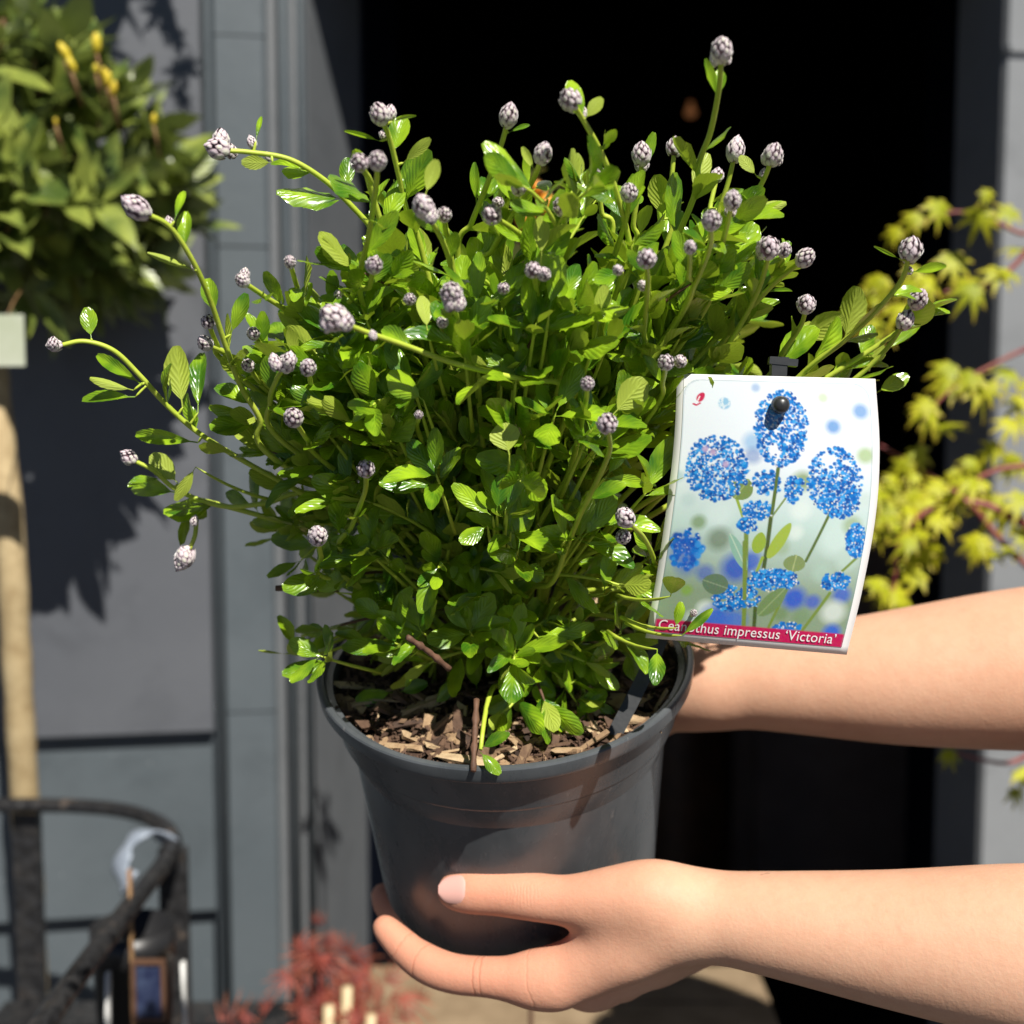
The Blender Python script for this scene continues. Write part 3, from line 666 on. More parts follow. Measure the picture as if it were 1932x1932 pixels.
# ------------------------------------------------------------------ the shrub
B0 = MP @ Vector((0, .005, -.013 * S))
shrub = thing("ceanothus_shrub", B0, "bushy evergreen shrub with glossy green leaves and grey mauve flower buds in black pot", "shrub")
obov = lambda k: (lambda t: k * (math.sin(math.pi * (t ** 1.15) * .93 + .05) ** .75))
LW = [(.31, .30, .10, .0), (.28, .15, -.12, .6), (.25, .5, .2, .2), (.34, .1, .05, .9), (.22, .4, -.15, .0), (.28, -.15, .25, .4), (.31, .25, .02, 1.2), (.15, .5, .1, 0)]
SHS = [blade(obov(k), 4, f, c, b_, 0, .13, .12, 50 + i) for i, (k, f, b_, c) in enumerate(LW)]
SHM = lib(SHS, "shrub_leaf", M_LEAF)
def dc(v): return .682 - .000126 * (1235 - v)
def shell(u, v):
    q = 1 - ((u - 940) / 430) ** 2 - ((v - 830) / 520) ** 2
    return dc(v) - .092 * math.sqrt(max(0, q))
r6 = random.Random(77)
LEAVES = []                                                    # (matrix, shape, length)
def add_leaf(q, d, nrm, L, k=None, wf=1.0):
    k = r6.choice((0, 0, 1, 1, 2, 3, 4, 5, 6)) if k is None else k
    LEAVES.append((place(q, d, nrm, (L * wf * r6.uniform(.60, .86), L, L)), k, L))
def bez(a, c, b, n): 
    t = np.linspace(0, 1, n)[:, None]; a, b, c = np.array(a), np.array(b), np.array(c)
    return a * (1 - t) ** 2 + c * 2 * t * (1 - t) + b * t ** 2
POLY = [(545, 1215), (520, 1060), (530, 960), (500, 900), (470, 800), (520, 640), (540, 560), (640, 500), (680, 400), (690, 330), (780, 320), (830, 420), (900, 440), (960, 390), (1040, 345), (1150, 350), (1240, 330), (1330, 330), (1400, 400), (1430, 500), (1425, 590), (1380, 660), (1310, 720), (1272, 800), (1262, 950), (1240, 1080), (1262, 1180), (1200, 1290), (1110, 1330), (960, 1330), (860, 1300), (700, 1290)]
def inside(u, v):
    c = False; n = len(POLY)
    for i in range(n):
        (x1, y1), (x2, y2) = POLY[i], POLY[i - 1]
        if (y1 > v) != (y2 > v) and u < (x2 - x1) * (v - y1) / (y2 - y1) + x1: c = not c
    return c
SUNV = Vector(SUN)
def dress(path, t0, gap, size, spread=(.45, .95), lean=.25, extra=.55, tipc=0):
    """alternate leaves up a stem"""
    seg = np.linalg.norm(np.diff(path, axis=0), axis=1); cum = np.concatenate([[0], np.cumsum(seg)]); tot = cum[-1]
    s = tot * t0 + r6.uniform(0, gap); ph = r6.uniform(0, 6.28)
    while s <= tot:
        i = min(len(path) - 2, max(0, int(np.searchsorted(cum, s)) - 1)); f = (s - cum[i]) / max(seg[i], 1e-9)
        q = Vector(path[i] * (1 - f) + path[i + 1] * f); T = Vector(path[i + 1] - path[i]).normalized()
        o = T.orthogonal(); o.rotate(Matrix.Rotation(ph, 3, T)); ph += 2.4 + r6.uniform(-.4, .4)
        tt = s / tot; sp = spread[1] + (spread[0] - spread[1]) * tt + r6.uniform(-.2, .25)
        d = (T * math.cos(sp) + o * math.sin(sp) + Vector((0, 0, .18))).normalized()
        nn = (T - d * T.dot(d)) * (1 - lean) + SUNV * lean + Vector((r6.uniform(-.3, .3), r6.uniform(-.3, .3), r6.uniform(-.3, .3)))
        L = size * r6.uniform(.75, 1.25) * (1.0 - .35 * max(0, tt - .8) / .2)
        add_leaf(q, d, nn, L)
        if r6.random() < extra:
            o2 = o.copy(); o2.rotate(Matrix.Rotation(r6.uniform(-1.2, 1.2), 3, T))
            d2 = (T * r6.uniform(.5, 1) + o2 * r6.uniform(.5, 1) + Vector((0, 0, .15))).normalized()
            add_leaf(q, d2, T + SUNV * lean, L * r6.uniform(.45, .8))
        s += gap * r6.uniform(.75, 1.3)
    if tipc:
        q = Vector(path[-1]); T = Vector(path[-1] - path[-3]).normalized(); o = T.orthogonal(); o.rotate(Matrix.Rotation(ph, 3, T))
        for k in range(tipc):
            o.rotate(Matrix.Rotation(2.2, 3, T)); d = (T + o * r6.uniform(.15, .5)).normalized(); add_leaf(q - T * .0015 * k, d, T * .2 - o + SUNV * .2, size * r6.uniform(.55, .95))
STEMS = []
def add_stem(path, r0, r1, mat, name="stem"):
    rl = list(np.linspace(r0, r1, len(path))); rl[-1] *= .35
    V, F = tube(path, rl, 7); part(name, V, F, mat, shrub)
nst = 0
while nst < 92:
    u, v = r6.uniform(440, 1460), r6.uniform(310, 1340)
    if not inside(u, v): continue
    if v > 850 and r6.random() < .45: continue
    if v < 520 and r6.random() < .25: continue
    qd = r6.uniform(-.85, 1); hw = .105 * math.sqrt(max(.05, 1 - ((u - 940) / 520) ** 2))
    d = dc(v) + qd * hw
    if v > 1180: d = dc(v) - abs(qd) * .085 - .01
    T = Pf(u, v, d); a = B0 + Vector((r6.uniform(-.016, .016), r6.uniform(-.016, .016), 0)) * S
    dist = (T - a).length; c = a + PN * dist * r6.uniform(.45, .65) + (T - a) * .12 + Vector((r6.uniform(-.02, .02), r6.uniform(-.02, .02), 0))
    path = bez(a, c, T, 22); nst += 1
    add_stem(path, .0012 * S, .0007 * S, M_STEM if nst % 4 else M_WOODSTEM)
    low = v > 1000
    dress(path, .36 if not low else .45, .0115 * S, (.0285 if not low else .026) * S, (.22, .85) if not low else (.7, 1.15), (.12 if v < 650 else .3) if not low else .5, .55, 3)
    # leafy side shoots
    for j in range(r6.randint(1, 3)):
        i = r6.randint(9, 19); q = Vector(path[i]); Td = Vector(path[i + 1] - path[i]).normalized(); o = Td.orthogonal(); o.rotate(Matrix.Rotation(r6.uniform(0, 6.28), 3, Td))
        e = q + (Td * .7 + o * .7 + Vector((0, 0, .2))).normalized() * r6.uniform(.02, .042) * S
        sp = bez(q, (q + e) / 2 + Td * .004, e, 6); add_stem(sp, .0010 * S, .0007 * S, M_STEM, "side_shoot")
        dress(sp, .2, .006 * S, .022 * S, (.35, 1.0), .3, .6, 2)

# stems traced one by one: tip first; o = how far the tip stands in front (-) or behind (+) the bush centre
BUDS = []
def traced(pts, size, o=0.0, gap=.03, leaf=.012, r=.00145, root=True, buds=1):
    n = len(pts); v0 = pts[0][1]
    o = o - .025 if v0 < 560 and o > -.07 else o
    W = [Pf(u, v, dc(v) + o * (1 - .5 * i / (n - 1))) for i, (u, v) in enumerate(pts)]
    if root: W += [W[-1] * .45 + B0 * .55 + PN * .02, B0 + Vector((r6.uniform(-.01, .01), 0, 0))]
    path = catmull([tuple(w) for w in W], 8 * len(W))[::-1]
    add_stem(path, .0015 * S, r * .72 * S, M_STEM)
    m = int(len(path) * (.35 if root else .15))
    cut = len(path) - int(len(path) * .33)
    if root: dress(path[m - 4:cut], .0, (.015 if pts[0][0] > 420 else .022) * S, .024 * S, (.4, .85), .25, .6)
    if gap: dress(path[cut:-3], .05, gap * .75 * S, leaf * 1.3 * S, (.6, .9), .3, .3)
    T = Vector(path[-1] - path[-4]).normalized()
    if size: BUDS.append((Vector(path[-1]), T, size))
    return path
TR = [([(1361,108),(1356,170),(1340,250),(1318,310),(1290,420)], 40, -.02, .035),
 ([(1080,196),(1100,225),(1140,300),(1168,380),(1190,470),(1200,560)], 40, -.03, .03),
 ([(957,232),(945,275),(918,350),(890,420),(865,500)], 34, .0, .05),
 ([(720,226),(735,262),(752,330),(768,400),(800,490)], 36, -.01, .03),
 ([(424,284),(470,287),(545,300),(610,338),(660,385),(720,450),(780,520)], 40, .0, .0),
 ([(272,402),(320,428),(365,495),(398,570),(425,650),(455,730),(490,790),(510,860)], 42, -.05, .06),
 ([(112,652),(160,644),(215,662),(265,710),(310,760),(372,815),(460,870),(560,925)], 24, -.04, .0),
 ([(250,868),(290,888),(335,925),(420,955),(500,950),(600,935)], 28, -.02, .03),
 ([(356,1040),(368,1010),(372,975),(385,945)], 36, -.02, .05),
 ([(712,312),(708,360),(692,460),(665,560),(640,640)], 34, -.05, .03),
 ([(680,312),(700,345),(706,380)], 34, -.05, .0),
 ([(1021,302),(1005,340),(970,400),(930,470),(900,540)], 34, -.02, .035),
 ([(1210,304),(1208,340),(1195,420),(1190,500)], 36, .02, .03),
 ([(1272,288),(1268,330),(1262,400),(1250,480)], 32, .04, .03),
 ([(1385,298),(1372,350),(1345,430),(1320,500)], 34, .03, .03),
 ([(1455,304),(1438,345),(1405,400),(1378,470),(1350,540)], 36, .0, .035),
 ([(1352,338),(1340,390),(1330,450)], 24, .05, .03),
 ([(1380,388),(1368,440),(1345,520),(1320,600)], 32, -.04, .03),
 ([(1342,424),(1338,470),(1310,540),(1270,620)], 36, -.06, .03),
 ([(1449,476),(1446,500),(1425,560),(1380,640),(1330,700)], 42, -.02, .03),
 ([(1478,478),(1468,500),(1450,525)], 26, -.015, .0),
 ([(1512,494),(1490,510),(1455,540),(1410,590),(1360,650)], 34, -.01, .035),
 ([(1716,482),(1700,530),(1650,590),(1590,645),(1530,690),(1460,760),(1380,850)], 42, -.02, .04),
 ([(1726,574),(1712,590),(1695,625)], 34, -.02, .0),
 ([(1703,614),(1675,655),(1630,700),(1560,760),(1460,850)], 32, -.02, .03),
 ([(1520,582),(1512,612),(1480,660),(1420,740)], 34, -.03, .035),
 ([(804,402),(835,455),(852,510),(862,580)], 40, -.08, .035),
 ([(838,410),(842,440),(850,480)], 28, -.07, .0),
 ([(932,410),(965,430),(1010,465),(1050,520)], 36, -.07, .03),
 ([(978,360),(970,400),(950,450)], 30, -.02, .03), ([(940,384),(945,420)], 22, -.02, .0),
 ([(1062,396),(1065,440),(1060,520)], 36, -.04, .03), ([(1130,344),(1135,400),(1150,470)], 28, .02, .03),
 ([(1186,372),(1182,410),(1160,480),(1130,560)], 32, -.02, .03),
 ([(1220,494),(1222,540),(1215,620),(1200,700)], 36, -.09, .03), ([(1302,472),(1300,520),(1290,580)], 24, -.06, .03),
 ([(853,562),(862,600),(880,660),(900,730)], 42, -.10, .035), ([(1006,514),(1015,560),(1030,620)], 30, -.085, .03), ([(1026,520),(1022,560)], 26, -.085, .0),
 ([(705,506),(698,540),(690,590)], 32, -.06, .03),
 ([(640,606),(690,626),(760,650),(850,683),(940,706),(1000,718),(1052,722),(1075,760)], 50, -.115, .05),
 ([(548,500),(560,540),(580,600)], 22, -.03, .03), ([(462,534),(500,560),(545,590),(610,650)], 26, -.04, .03),
 ([(394,612),(410,650),(440,700)], 26, -.05, .0), ([(392,652),(420,665),(450,690)], 28, -.05, .0), ([(480,634),(500,660),(530,700)], 24, -.05, .03),
 ([(537,692),(520,720),(510,760),(530,830)], 34, -.08, .03), ([(582,700),(590,740),(610,790)], 30, -.08, .0), ([(556,794),(580,830),(610,870)], 36, -.09, .0),
 ([(690,890),(688,930),(665,990),(650,1040)], 32, -.10, .0), ([(600,1018),(606,1050),(615,1090)], 36, -.09, .0), ([(1108,728),(1105,760),(1090,830),(1070,900)], 26, -.105, .0),
 ([(1146,806),(1150,850),(1125,910),(1095,970),(1070,1030),(1040,1100)], 38, -.115, .035),
 ([(1184,984),(1215,1015),(1235,1060),(1242,1110)], 36, -.095, .0), ([(1174,1016),(1150,1030),(1100,1050)], 28, -.09, .0),
 ([(1256,688),(1250,720),(1230,780)], 30, -.08, .03), ([(1284,684),(1275,710)], 24, -.07, .0),
 ([(1308,1158),(1292,1170),(1262,1190)], 14, -.085, .0),
 ([(773,566),(780,600)], 22, -.08, .0), ([(1166,512),(1160,560)], 20, -.06, .03), ([(835,610),(840,650)], 22, -.09, .0), ([(950,546),(955,590)], 22, -.08, .0), ([(1213,542),(1212,600)], 20, -.07, .0), ([(470,694),(490,720),(520,740)], 24, -.05, .0), ([(790,784),(795,830)], 16, -.10, .0), ([(640,560),(650,600)], 22, -.04, .0)]
PATHS = [traced(p, s, o, g) for p, s, o, g in TR]
# secondary buds and bud pairs close to the tips
for (u, v, o, s) in ((418, 268, 0, 32), (438, 288, 0, 24), (478, 272, 0, 18), (508, 297, 0, 14), (320, 420, -.05, 18), (368, 506, -.05, 12), (735, 216, -.01, 24), (722, 254, -.01, 16), (1083, 200, -.03, 26), (1100, 214, -.03, 20), (1210, 312, .02, 26), (1352, 114, -.02, 24), (1371, 112, -.02, 22), (1447, 474, -.02, 32), (1436, 478, -.02, 24), (1714, 484, -.02, 30), (1715, 512, -.02, 14), (850, 572, -.10, 32), (866, 574, -.10, 26), (650, 610, -.115, 30), (616, 612, -.115, 30), (705, 634, -.112, 16), (545, 680, -.08, 26), (522, 688, -.08, 24), (1446, 300, 0, 24), (1466, 304, 0, 20), (1438, 330, 0, 14), (812, 410, -.08, 26), (100, 648, -.04, 20), (365, 985, -.02, 16), (352, 1052, -.02, 30), (1378, 400, -.04, 22), (705, 502, -.06, 22), (460, 520, -.04, 20), (1030, 520, -.08, 20)):
    BUDS.append((Pf(u, v + s * .25, dc(v) + o - .003), Vector((r6.uniform(-.4, .4), -.2, 1)).normalized(), s))

# large leaves placed one by one: base, tip, width in the photograph, 1 = shows its under side
EX = [(345,768,328,657,50,1),(374,778,374,657,42,0),(269,726,178,666,30,0),(252,736,169,716,18,1),(255,749,152,749,28,0),(374,835,250,818,38,0),(335,930,238,912,45,0),(336,912,286,857,55,1),(369,881,333,947,25,1),(172,638,166,583,36,0),(329,417,348,355,18,0),(369,511,281,478,14,1),(514,307,459,307,32,1),(483,266,493,216,10,0),(435,631,466,562,38,0),
 (740,229,780,217,10,0),(716,266,654,246,10,0),(761,307,810,264,28,1),(654,362,654,293,34,0),(803,366,822,307,28,1),(899,383,894,307,18,0),(960,250,1001,233,10,0),(1008,321,985,281,18,1),(1006,359,1048,331,28,0),(1104,224,1134,183,28,1),(1137,276,1165,240,26,0),(1141,335,1113,267,22,0),(1022,483,1020,407,40,1),(806,621,799,555,36,1),(1251,414,1241,328,40,1),(1206,448,1223,383,34,1),(1127,624,1141,538,45,1),(1037,583,1061,486,45,0),
 (1306,362,1337,286,34,1),(1427,331,1396,293,24,1),(1406,402,1481,385,24,1),(1348,459,1413,445,26,0),(1382,552,1400,492,40,1),(1417,559,1417,507,34,1),(1293,618,1320,538,50,1),(1593,642,1620,542,46,1),(1506,645,1591,593,50,1),(1720,514,1782,500,20,0),(1696,488,1653,466,8,0),(1724,611,1760,590,28,0),(1675,659,1734,618,26,0),(1437,552,1499,545,10,0),(1655,740,1710,712,40,0),(1586,709,1596,664,38,1),(1640,700,1655,640,40,1),(1480,665,1530,610,40,1),(1400,715,1415,675,26,0),(1340,705,1380,690,30,0),
 (799,755,734,705,62,0),(930,975,853,916,36,0),(937,964,947,895,40,0),(954,961,985,895,34,0),(961,857,947,799,58,1),(920,992,868,1023,38,0),(1068,1019,1046,936,24,0),(1016,1202,1120,1185,36,0),(727,1171,671,1133,34,0),(734,1164,775,1109,28,0),(1058,1281,1008,1264,45,0),(989,1068,1027,1088,42,0),(1158,781,1217,716,60,1),(1144,899,1186,837,28,0),(1139,902,1220,912,26,0),(1139,1119,1151,1040,30,0),(1144,1123,1210,1064,36,1),(637,1054,694,1016,42,0),
 (741,1306,673,1313,34,0),(754,1306,804,1289,30,0),(908,1412,955,1383,24,0),(906,1419,943,1455,26,0),(1058,1334,1001,1296,36,0),(1082,1346,1151,1310,40,0),(1070,1348,1008,1372,32,0),(555,1217,532,1166,34,0),(585,1235,626,1189,30,0),(590,1242,636,1226,30,0),(538,1234,485,1227,6,1),(570,1240,545,1212,30,1),(609,1081,609,1036,28,0),(640,1118,634,1078,38,0),(1275,1185,1284,1135,26,0),(1265,1125,1275,1085,50,1),(1286,1199,1344,1150,18,0),(1240,1225,1238,1285,32,0),(1180,1230,1200,1290,34,0),(760,1250,748,1195,38,0),(820,1330,850,1290,32,0),(900,1300,890,1240,40,0),(940,1310,985,1270,34,0),(700,1215,640,1190,28,0),(850,1160,890,1120,30,0)]
PP = [proj(q) + (q,) for pa in PATHS for q in pa]
for (bu, bv, tu, tv, w, under) in EX:
    snap = None
    if bv > 1240: 
        d0 = (soil_pt(bu, bv) - CO).dot(CF) / S - .012
        if bv > 1400: d0 = .5905
    elif bu < 520 or bv < 420 or bu > 1380:
        d0 = dc(bv) - .03; snap = min(PP, key=lambda p: (p[0] - bu) ** 2 + (p[1] - bv) ** 2)
        if math.hypot(snap[0] - bu, snap[1] - bv) < 45: d0 = snap[2] / S - .001
        else: snap = None
    else: d0 = min(shell(bu, bv), dc(bv) - .02) - .004
    if bu > 1220 and bv > 1050: d0 = .560
    if bu > 1300 and 630 < bv < 800: d0 = .615
    dt = r6.uniform(-.012, .012) if not under else r6.uniform(-.012, .004)
    if bv > 1280: dt = -.006
    a, b_ = Pf(bu, bv, d0), Pf(tu, tv, d0 + dt); ax = b_ - a; L = ax.length
    toc = (CO - a).normalized(); side = ax.normalized().cross(toc)
    nn = toc * (-1 if under else 1) + side * r6.uniform(-.45, .45) + (Vector((0, 0, .35)) if not under else Vector((0, 0, -.1)))
    wr = w * d0 * S / FPX / L; k = 7 if wr < .3 else r6.choice((0, 1, 3, 6)) if wr > .5 else r6.choice((1, 4, 5, 2))
    add_leaf(a, ax, nn, L, k, wr / (2 * LW[k][0]) * 1.3)
    if snap is not None:
        add_stem(bez(snap[3], (np.array(a) + snap[3]) / 2, a, 5), .0007 * S, .0005 * S, M_STEM, "side_shoot")
    elif bv <= 1240 or bu > 1200:
        back = a + (B0 + PN * .06 - a).normalized() * .03 + Vector((0, .012, -.006))
        add_stem(bez(back, (a + back) / 2 - PN * .004, a, 6), .0010 * S, .0006 * S, M_STEM, "side_shoot")
# leafy rosettes where shoots end on the front of the bush
nr_ = 0
while nr_ < 62:
    u, v = r6.uniform(480, 1300), r6.uniform(560, 1290)
    if not inside(u, v) or (v > 850 and r6.random() < .45): continue
    nr_ += 1; a = Pf(u, v, shell(u, v) + r6.uniform(.002, .03) if v < 1150 else dc(v) - r6.uniform(.04, .07))
    out = (a - (B0 + PN * max(.0, (a - B0).dot(PN)) * .55)).normalized(); out = (out + Vector((0, 0, .35)) + SUNV * .25).normalized()
    back = a - out * .022 + (B0 - a) * .12
    add_stem(bez(back, a - out * .01, a, 6), .0010 * S, .0006 * S, M_STEM, "side_shoot"); ph = r6.uniform(0, 6)
    for k in range(r6.randint(4, 7)):
        o = out.orthogonal(); o.rotate(Matrix.Rotation(ph + k * 2.4, 3, out)); sp = r6.uniform(.5, 1.25)
        d = (out * math.cos(sp) + o * math.sin(sp)).normalized(); add_leaf(a - out * .0012 * k, d, out + SUNV * .3, r6.uniform(.017, .029) * S, r6.choice((1, 2, 4, 4, 6)))
# low rosettes over the mulch
for (u, v) in ((740, 1308), (907, 1414), (1064, 1340), (575, 1240), (880, 1270), (760, 1255), (960, 1300)):
    a = soil_pt(u, v) + PN * .012 if v < 1400 else Pf(u, v, .5905); e = B0 + (a - B0) * .25
    add_stem(bez(a, (a + e) / 2 + PN * .022, e, 10), .0010 * S, .0016 * S, M_STEM)
# two broken woody twigs
for (p0, p1, d0, d1) in (((768, 1202), (848, 1262), .585, .60), ((893, 1455), (899, 1320), .590, .612), ((520, 1110), (640, 1112), .63, .64)):
    q0, q1 = Pf(*p0, d0), Pf(*p1, d1)
    pt_ = catmull([tuple(q0), tuple((q0 + q1) / 2 + Vector((0, 0, .0006))), tuple(q1)], 14); V, F = tube(pt_, [(.0014 + (.0006 if i in (4, 9) else 0) + .0002 * math.sin(i * 2.1)) * S for i in range(14)], 8); part("dead_twig", V, F, M_WOODSTEM, shrub)

cs = [m @ Vector((0, .5, 0)) for m, _, _ in LEAVES]
top = most_seen(cs, [l * .34 for *_, l in LEAVES], 297)
for i, (m, k, l) in enumerate(LEAVES):
    if i in top: link("leaf", SHM[k], None, shrub, rel(shrub) @ m)
V, F, U = join_instances([(m, SHS[k]) for i, (m, k, l) in enumerate(LEAVES) if i not in top])
o = part("inner_foliage", V, F, M_LEAF, shrub, U); o["kind"] = "stuff"

# ------------------------------------------------------------------ flower buds: overlapping woolly scales round a core
def bud_shape(N, seed, ht=1.0, wd=.40):
    r = random.Random(seed); V, F, U = [], [], []
    for i in range(N):
        z = (i + .5) / N; an = i * 2.39996 + r.uniform(-.15, .15)
        R = wd * (math.sin(math.pi * (z * .84 + .13)) ** .65); o = len(V); s = r.uniform(.14, .22) * (1.1 - .4 * z)
        c = Vector((R * math.cos(an), R * math.sin(an), z * ht)); nrm = Vector((math.cos(an), math.sin(an), (z - .42) * 1.6)).normalized()
        up = Vector((0, 0, 1)) - nrm * nrm.z; up = up.normalized() if up.length > .05 else nrm.orthogonal(); sd = up.cross(nrm); ry = r.random()
        V.append(c + nrm * .062); U.append((0, ry))
        for ringr, hh, uu in ((.6, .045, .5), (1.0, -.005, 1.0)):
            for k in range(7):
                a = 2 * math.pi * k / 7; V.append(c + (up * (math.cos(a) * 1.1 + (.55 if k == 0 else 0)) + sd * math.sin(a)) * s * ringr + nrm * (hh + (.02 if k == 0 else 0)) + up * .03); U.append((uu, ry))
        for k in range(7):
            k2 = (k + 1) % 7; F.append((o, o + 1 + k2, o + 1 + k)); F.append((o + 1 + k, o + 1 + k2, o + 8 + k2, o + 8 + k))
    o = len(V); n = 10
    for j in range(6):
        z = j / 5
        for k in range(n): V.append(Vector((.32 * wd / .4 * math.sin(math.pi * (z * .8 + .15)) * math.cos(k * .6283), .32 * wd / .4 * math.sin(math.pi * (z * .8 + .15)) * math.sin(k * .6283), z * ht * .94))); U.append((1, .5))
    for j in range(5):
        for k in range(n): F.append((o + j * n + k, o + j * n + (k + 1) % n, o + (j + 1) * n + (k + 1) % n, o + (j + 1) * n + k))
    return np.array([tuple(v) for v in V]), F, np.array(U)
def bud_mat():
    m, nt, b = new_mat("woolly mauve bud scale"); L = nt.links
    uv = nt.nodes.new("ShaderNodeSeparateXYZ"); L.new(nt.nodes.new("ShaderNodeTexCoord").outputs["UV"], uv.inputs[0])
    oi = nt.nodes.new("ShaderNodeObjectInfo").outputs["Random"]
    x = mth(nt, 'ADD', uv.outputs[0], mth(nt, 'MULTIPLY', mth(nt, 'SUBTRACT', noise(nt, 500, 3, .6), .5), .55))
    pale = mixc(nt, uv.outputs[1], (0.74, 0.62, 0.67), (0.74, 0.74, 0.60)); 
    mid = mixc(nt, oi, (0.50, 0.39, 0.45), (0.68, 0.58, 0.62)); r_ = ramp(nt, x, [(0.3, (0, 0, 0)), (0.78, (1, 1, 1))]); r2_ = ramp(nt, x, [(0.74, (0, 0, 0)), (1.12, (1, 1, 1))])
    L.new(mixc(nt, r2_, mixc(nt, r_, pale, mid), (0.13, 0.07, 0.085)), b.inputs["Base Color"])
    setp(b, Roughness=.85, Sheen_Weight=.6, Sheen_Roughness=.4); bump(nt, b, noise(nt, 900, 3, .7), .5, .0006); return m
M_BUD = bud_mat()
BD = []
for i, (n_, h_, w_) in enumerate(((32, 1.0, .42), (27, .88, .44), (38, 1.15, .42))):
    V, F, U = bud_shape(n_, i + 3, h_, w_); me = fast_mesh("flower_bud", V, F, U); me.materials.append(M_BUD); BD.append(me)
for i, (q, T, s) in enumerate(BUDS):
    d = (q - CO).dot(CF); L = s * 1.08 * d / FPX; ax = (T + Vector((0, 0, .25))).normalized()
    R = ax.to_track_quat('Z', 'Y').to_matrix().to_4x4() @ Matrix.Rotation(r6.uniform(0, 6.28), 4, 'Z')
    link("flower_bud", BD[i % 3], None, shrub, rel(shrub) @ Matrix.Translation(q - ax * L * .15) @ R @ Matrix.Scale(L, 4))
# ------------------------------------------------------------------ printed plant label on its stake
EL = [(1278, 705), (1272, 830), (1258, 955), (1240, 1080), (1218, 1203)]
ER = [(1651, 715), (1659, 845), (1652, 970), (1627, 1110), (1597, 1235)]
_l, _r = catmull([p + (0,) for p in EL], 101), catmull([p + (0,) for p in ER], 101)
def edge(A, t):
    x = max(0, min(99.999, t * 100)); i = int(x); return A[i] * (1 - (x - i)) + A[i + 1] * (x - i)
def card_uv(s, t): a, b = edge(_l, t), edge(_r, t); q = a * (1 - s) + b * s; return q[0], q[1]
def card_d(s, t): return .574 + .016 * t * t - .006 * math.sin(math.pi * s) + .012 * (1 - s) * t
def card_pt(s, t, off=0.0):
    u, v = card_uv(s, t); q = Pf(u, v, card_d(s, t))
    if off:
        e = .01; u2, v2 = card_uv(s + e, t); u3, v3 = card_uv(s, t + e if t < .98 else t - e)
        a = Pf(u2, v2, card_d(s + e, t)) - q; b = (Pf(u3, v3, card_d(s, t + e if t < .98 else t - e)) - q) * (1 if t < .98 else -1)
        n = b.cross(a).normalized()
        if n.dot(CO - q) < 0: n = -n
        q = q + n * off
    return q
def inv(u, v):
    s, t = .5, .5
    for _ in range(12):
        a, b = edge(_l, t), edge(_r, t); s = (u - a[0]) / (b[0] - a[0]); y = a[1] * (1 - s) + b[1] * s; t += (v - y) / 515.0
    return s, t
def zc_(x, y): return inv((1900 + x * 900 / 1705) / 1.6496, (1080 + y * 900 / 1705) / 1.6496)
def lin(c): return tuple((x / 255 / 12.92 if x / 255 <= .04045 else ((x / 255 + .055) / 1.055) ** 2.4) for x in c)

q = card_pt(.5, .12)
tagp = thing("plant_label", q, "white printed plant label showing blue flowers with a crimson name band", "plant label")
def sheet(nx, ny, s0, s1, t0, t1, off, round_=0.0):
    V = np.array([tuple(card_pt(s0 + (s1 - s0) * i / nx, t0 + (t1 - t0) * j / ny, off)) for j in range(ny + 1) for i in range(nx + 1)])
    F = np.array([(j * (nx + 1) + i, (j + 1) * (nx + 1) + i, (j + 1) * (nx + 1) + i + 1, j * (nx + 1) + i + 1) for j in range(ny) for i in range(nx)])
    return V, F
V, F = sheet(24, 32, 0, 1, 0, 1, 0)
m_card, nt, b = new_mat("white laminated card"); setp(b, Base_Color=(0.80, 0.80, 0.80), Roughness=.3); bump(nt, b, noise(nt, 25, 2), .08, .002)
cd = part("card", V, F, m_card, tagp); so = cd.modifiers.new("thickness", 'SOLIDIFY'); so.thickness = .0006; so.offset = 0

# the printed picture, computed as colours on a fine grid
NX, NY = 230, 310
s0, s1, t0, t1 = .035, .965, .018, .972
img = np.zeros((NY + 1, NX + 1, 3)); tt = np.linspace(t0, t1, NY + 1)[:, None]; ss = np.linspace(s0, s1, NX + 1)[None, :]
rp = np.random.RandomState(5)
def mixi(mask, c): img[:] = img * (1 - mask[..., None]) + np.array(lin(c)) * mask[..., None]
top_c, mid_c, low_c = np.array(lin((238, 247, 255))), np.array(lin((196, 222, 216))), np.array(lin((138, 160, 132)))
w1 = np.clip((tt - .30) / .25, 0, 1); w2 = np.clip((tt - .55) / .25, 0, 1)
base = top_c * (1 - w1[..., None]) + mid_c * w1[..., None]; base = base * (1 - w2[..., None]) + low_c * w2[..., None]; img[:] = base + np.zeros_like(img)
AR = 515 / 372.0
def blob(s, t, r, c, a=1.0, soft=.5, ay=1.0):
    d = np.sqrt(((ss - s)) ** 2 + ((tt - t) * AR / ay) ** 2) / r; mixi(np.clip((1 - d) / soft, 0, 1) * a, c)
def line(p, q, w, c, a=1.0):
    (x0, y0), (x1, y1) = p, q; y0 *= AR; y1 *= AR; dx, dy = x1 - x0, y1 - y0; L2 = dx * dx + dy * dy + 1e-9
    k = np.clip(((ss - x0) * dx + (tt * AR - y0) * dy) / L2, 0, 1); d = np.sqrt((ss - x0 - k * dx) ** 2 + (tt * AR - y0 - k * dy) ** 2) / w
    mixi(np.clip((1 - d) / .45, 0, 1) * a, c)
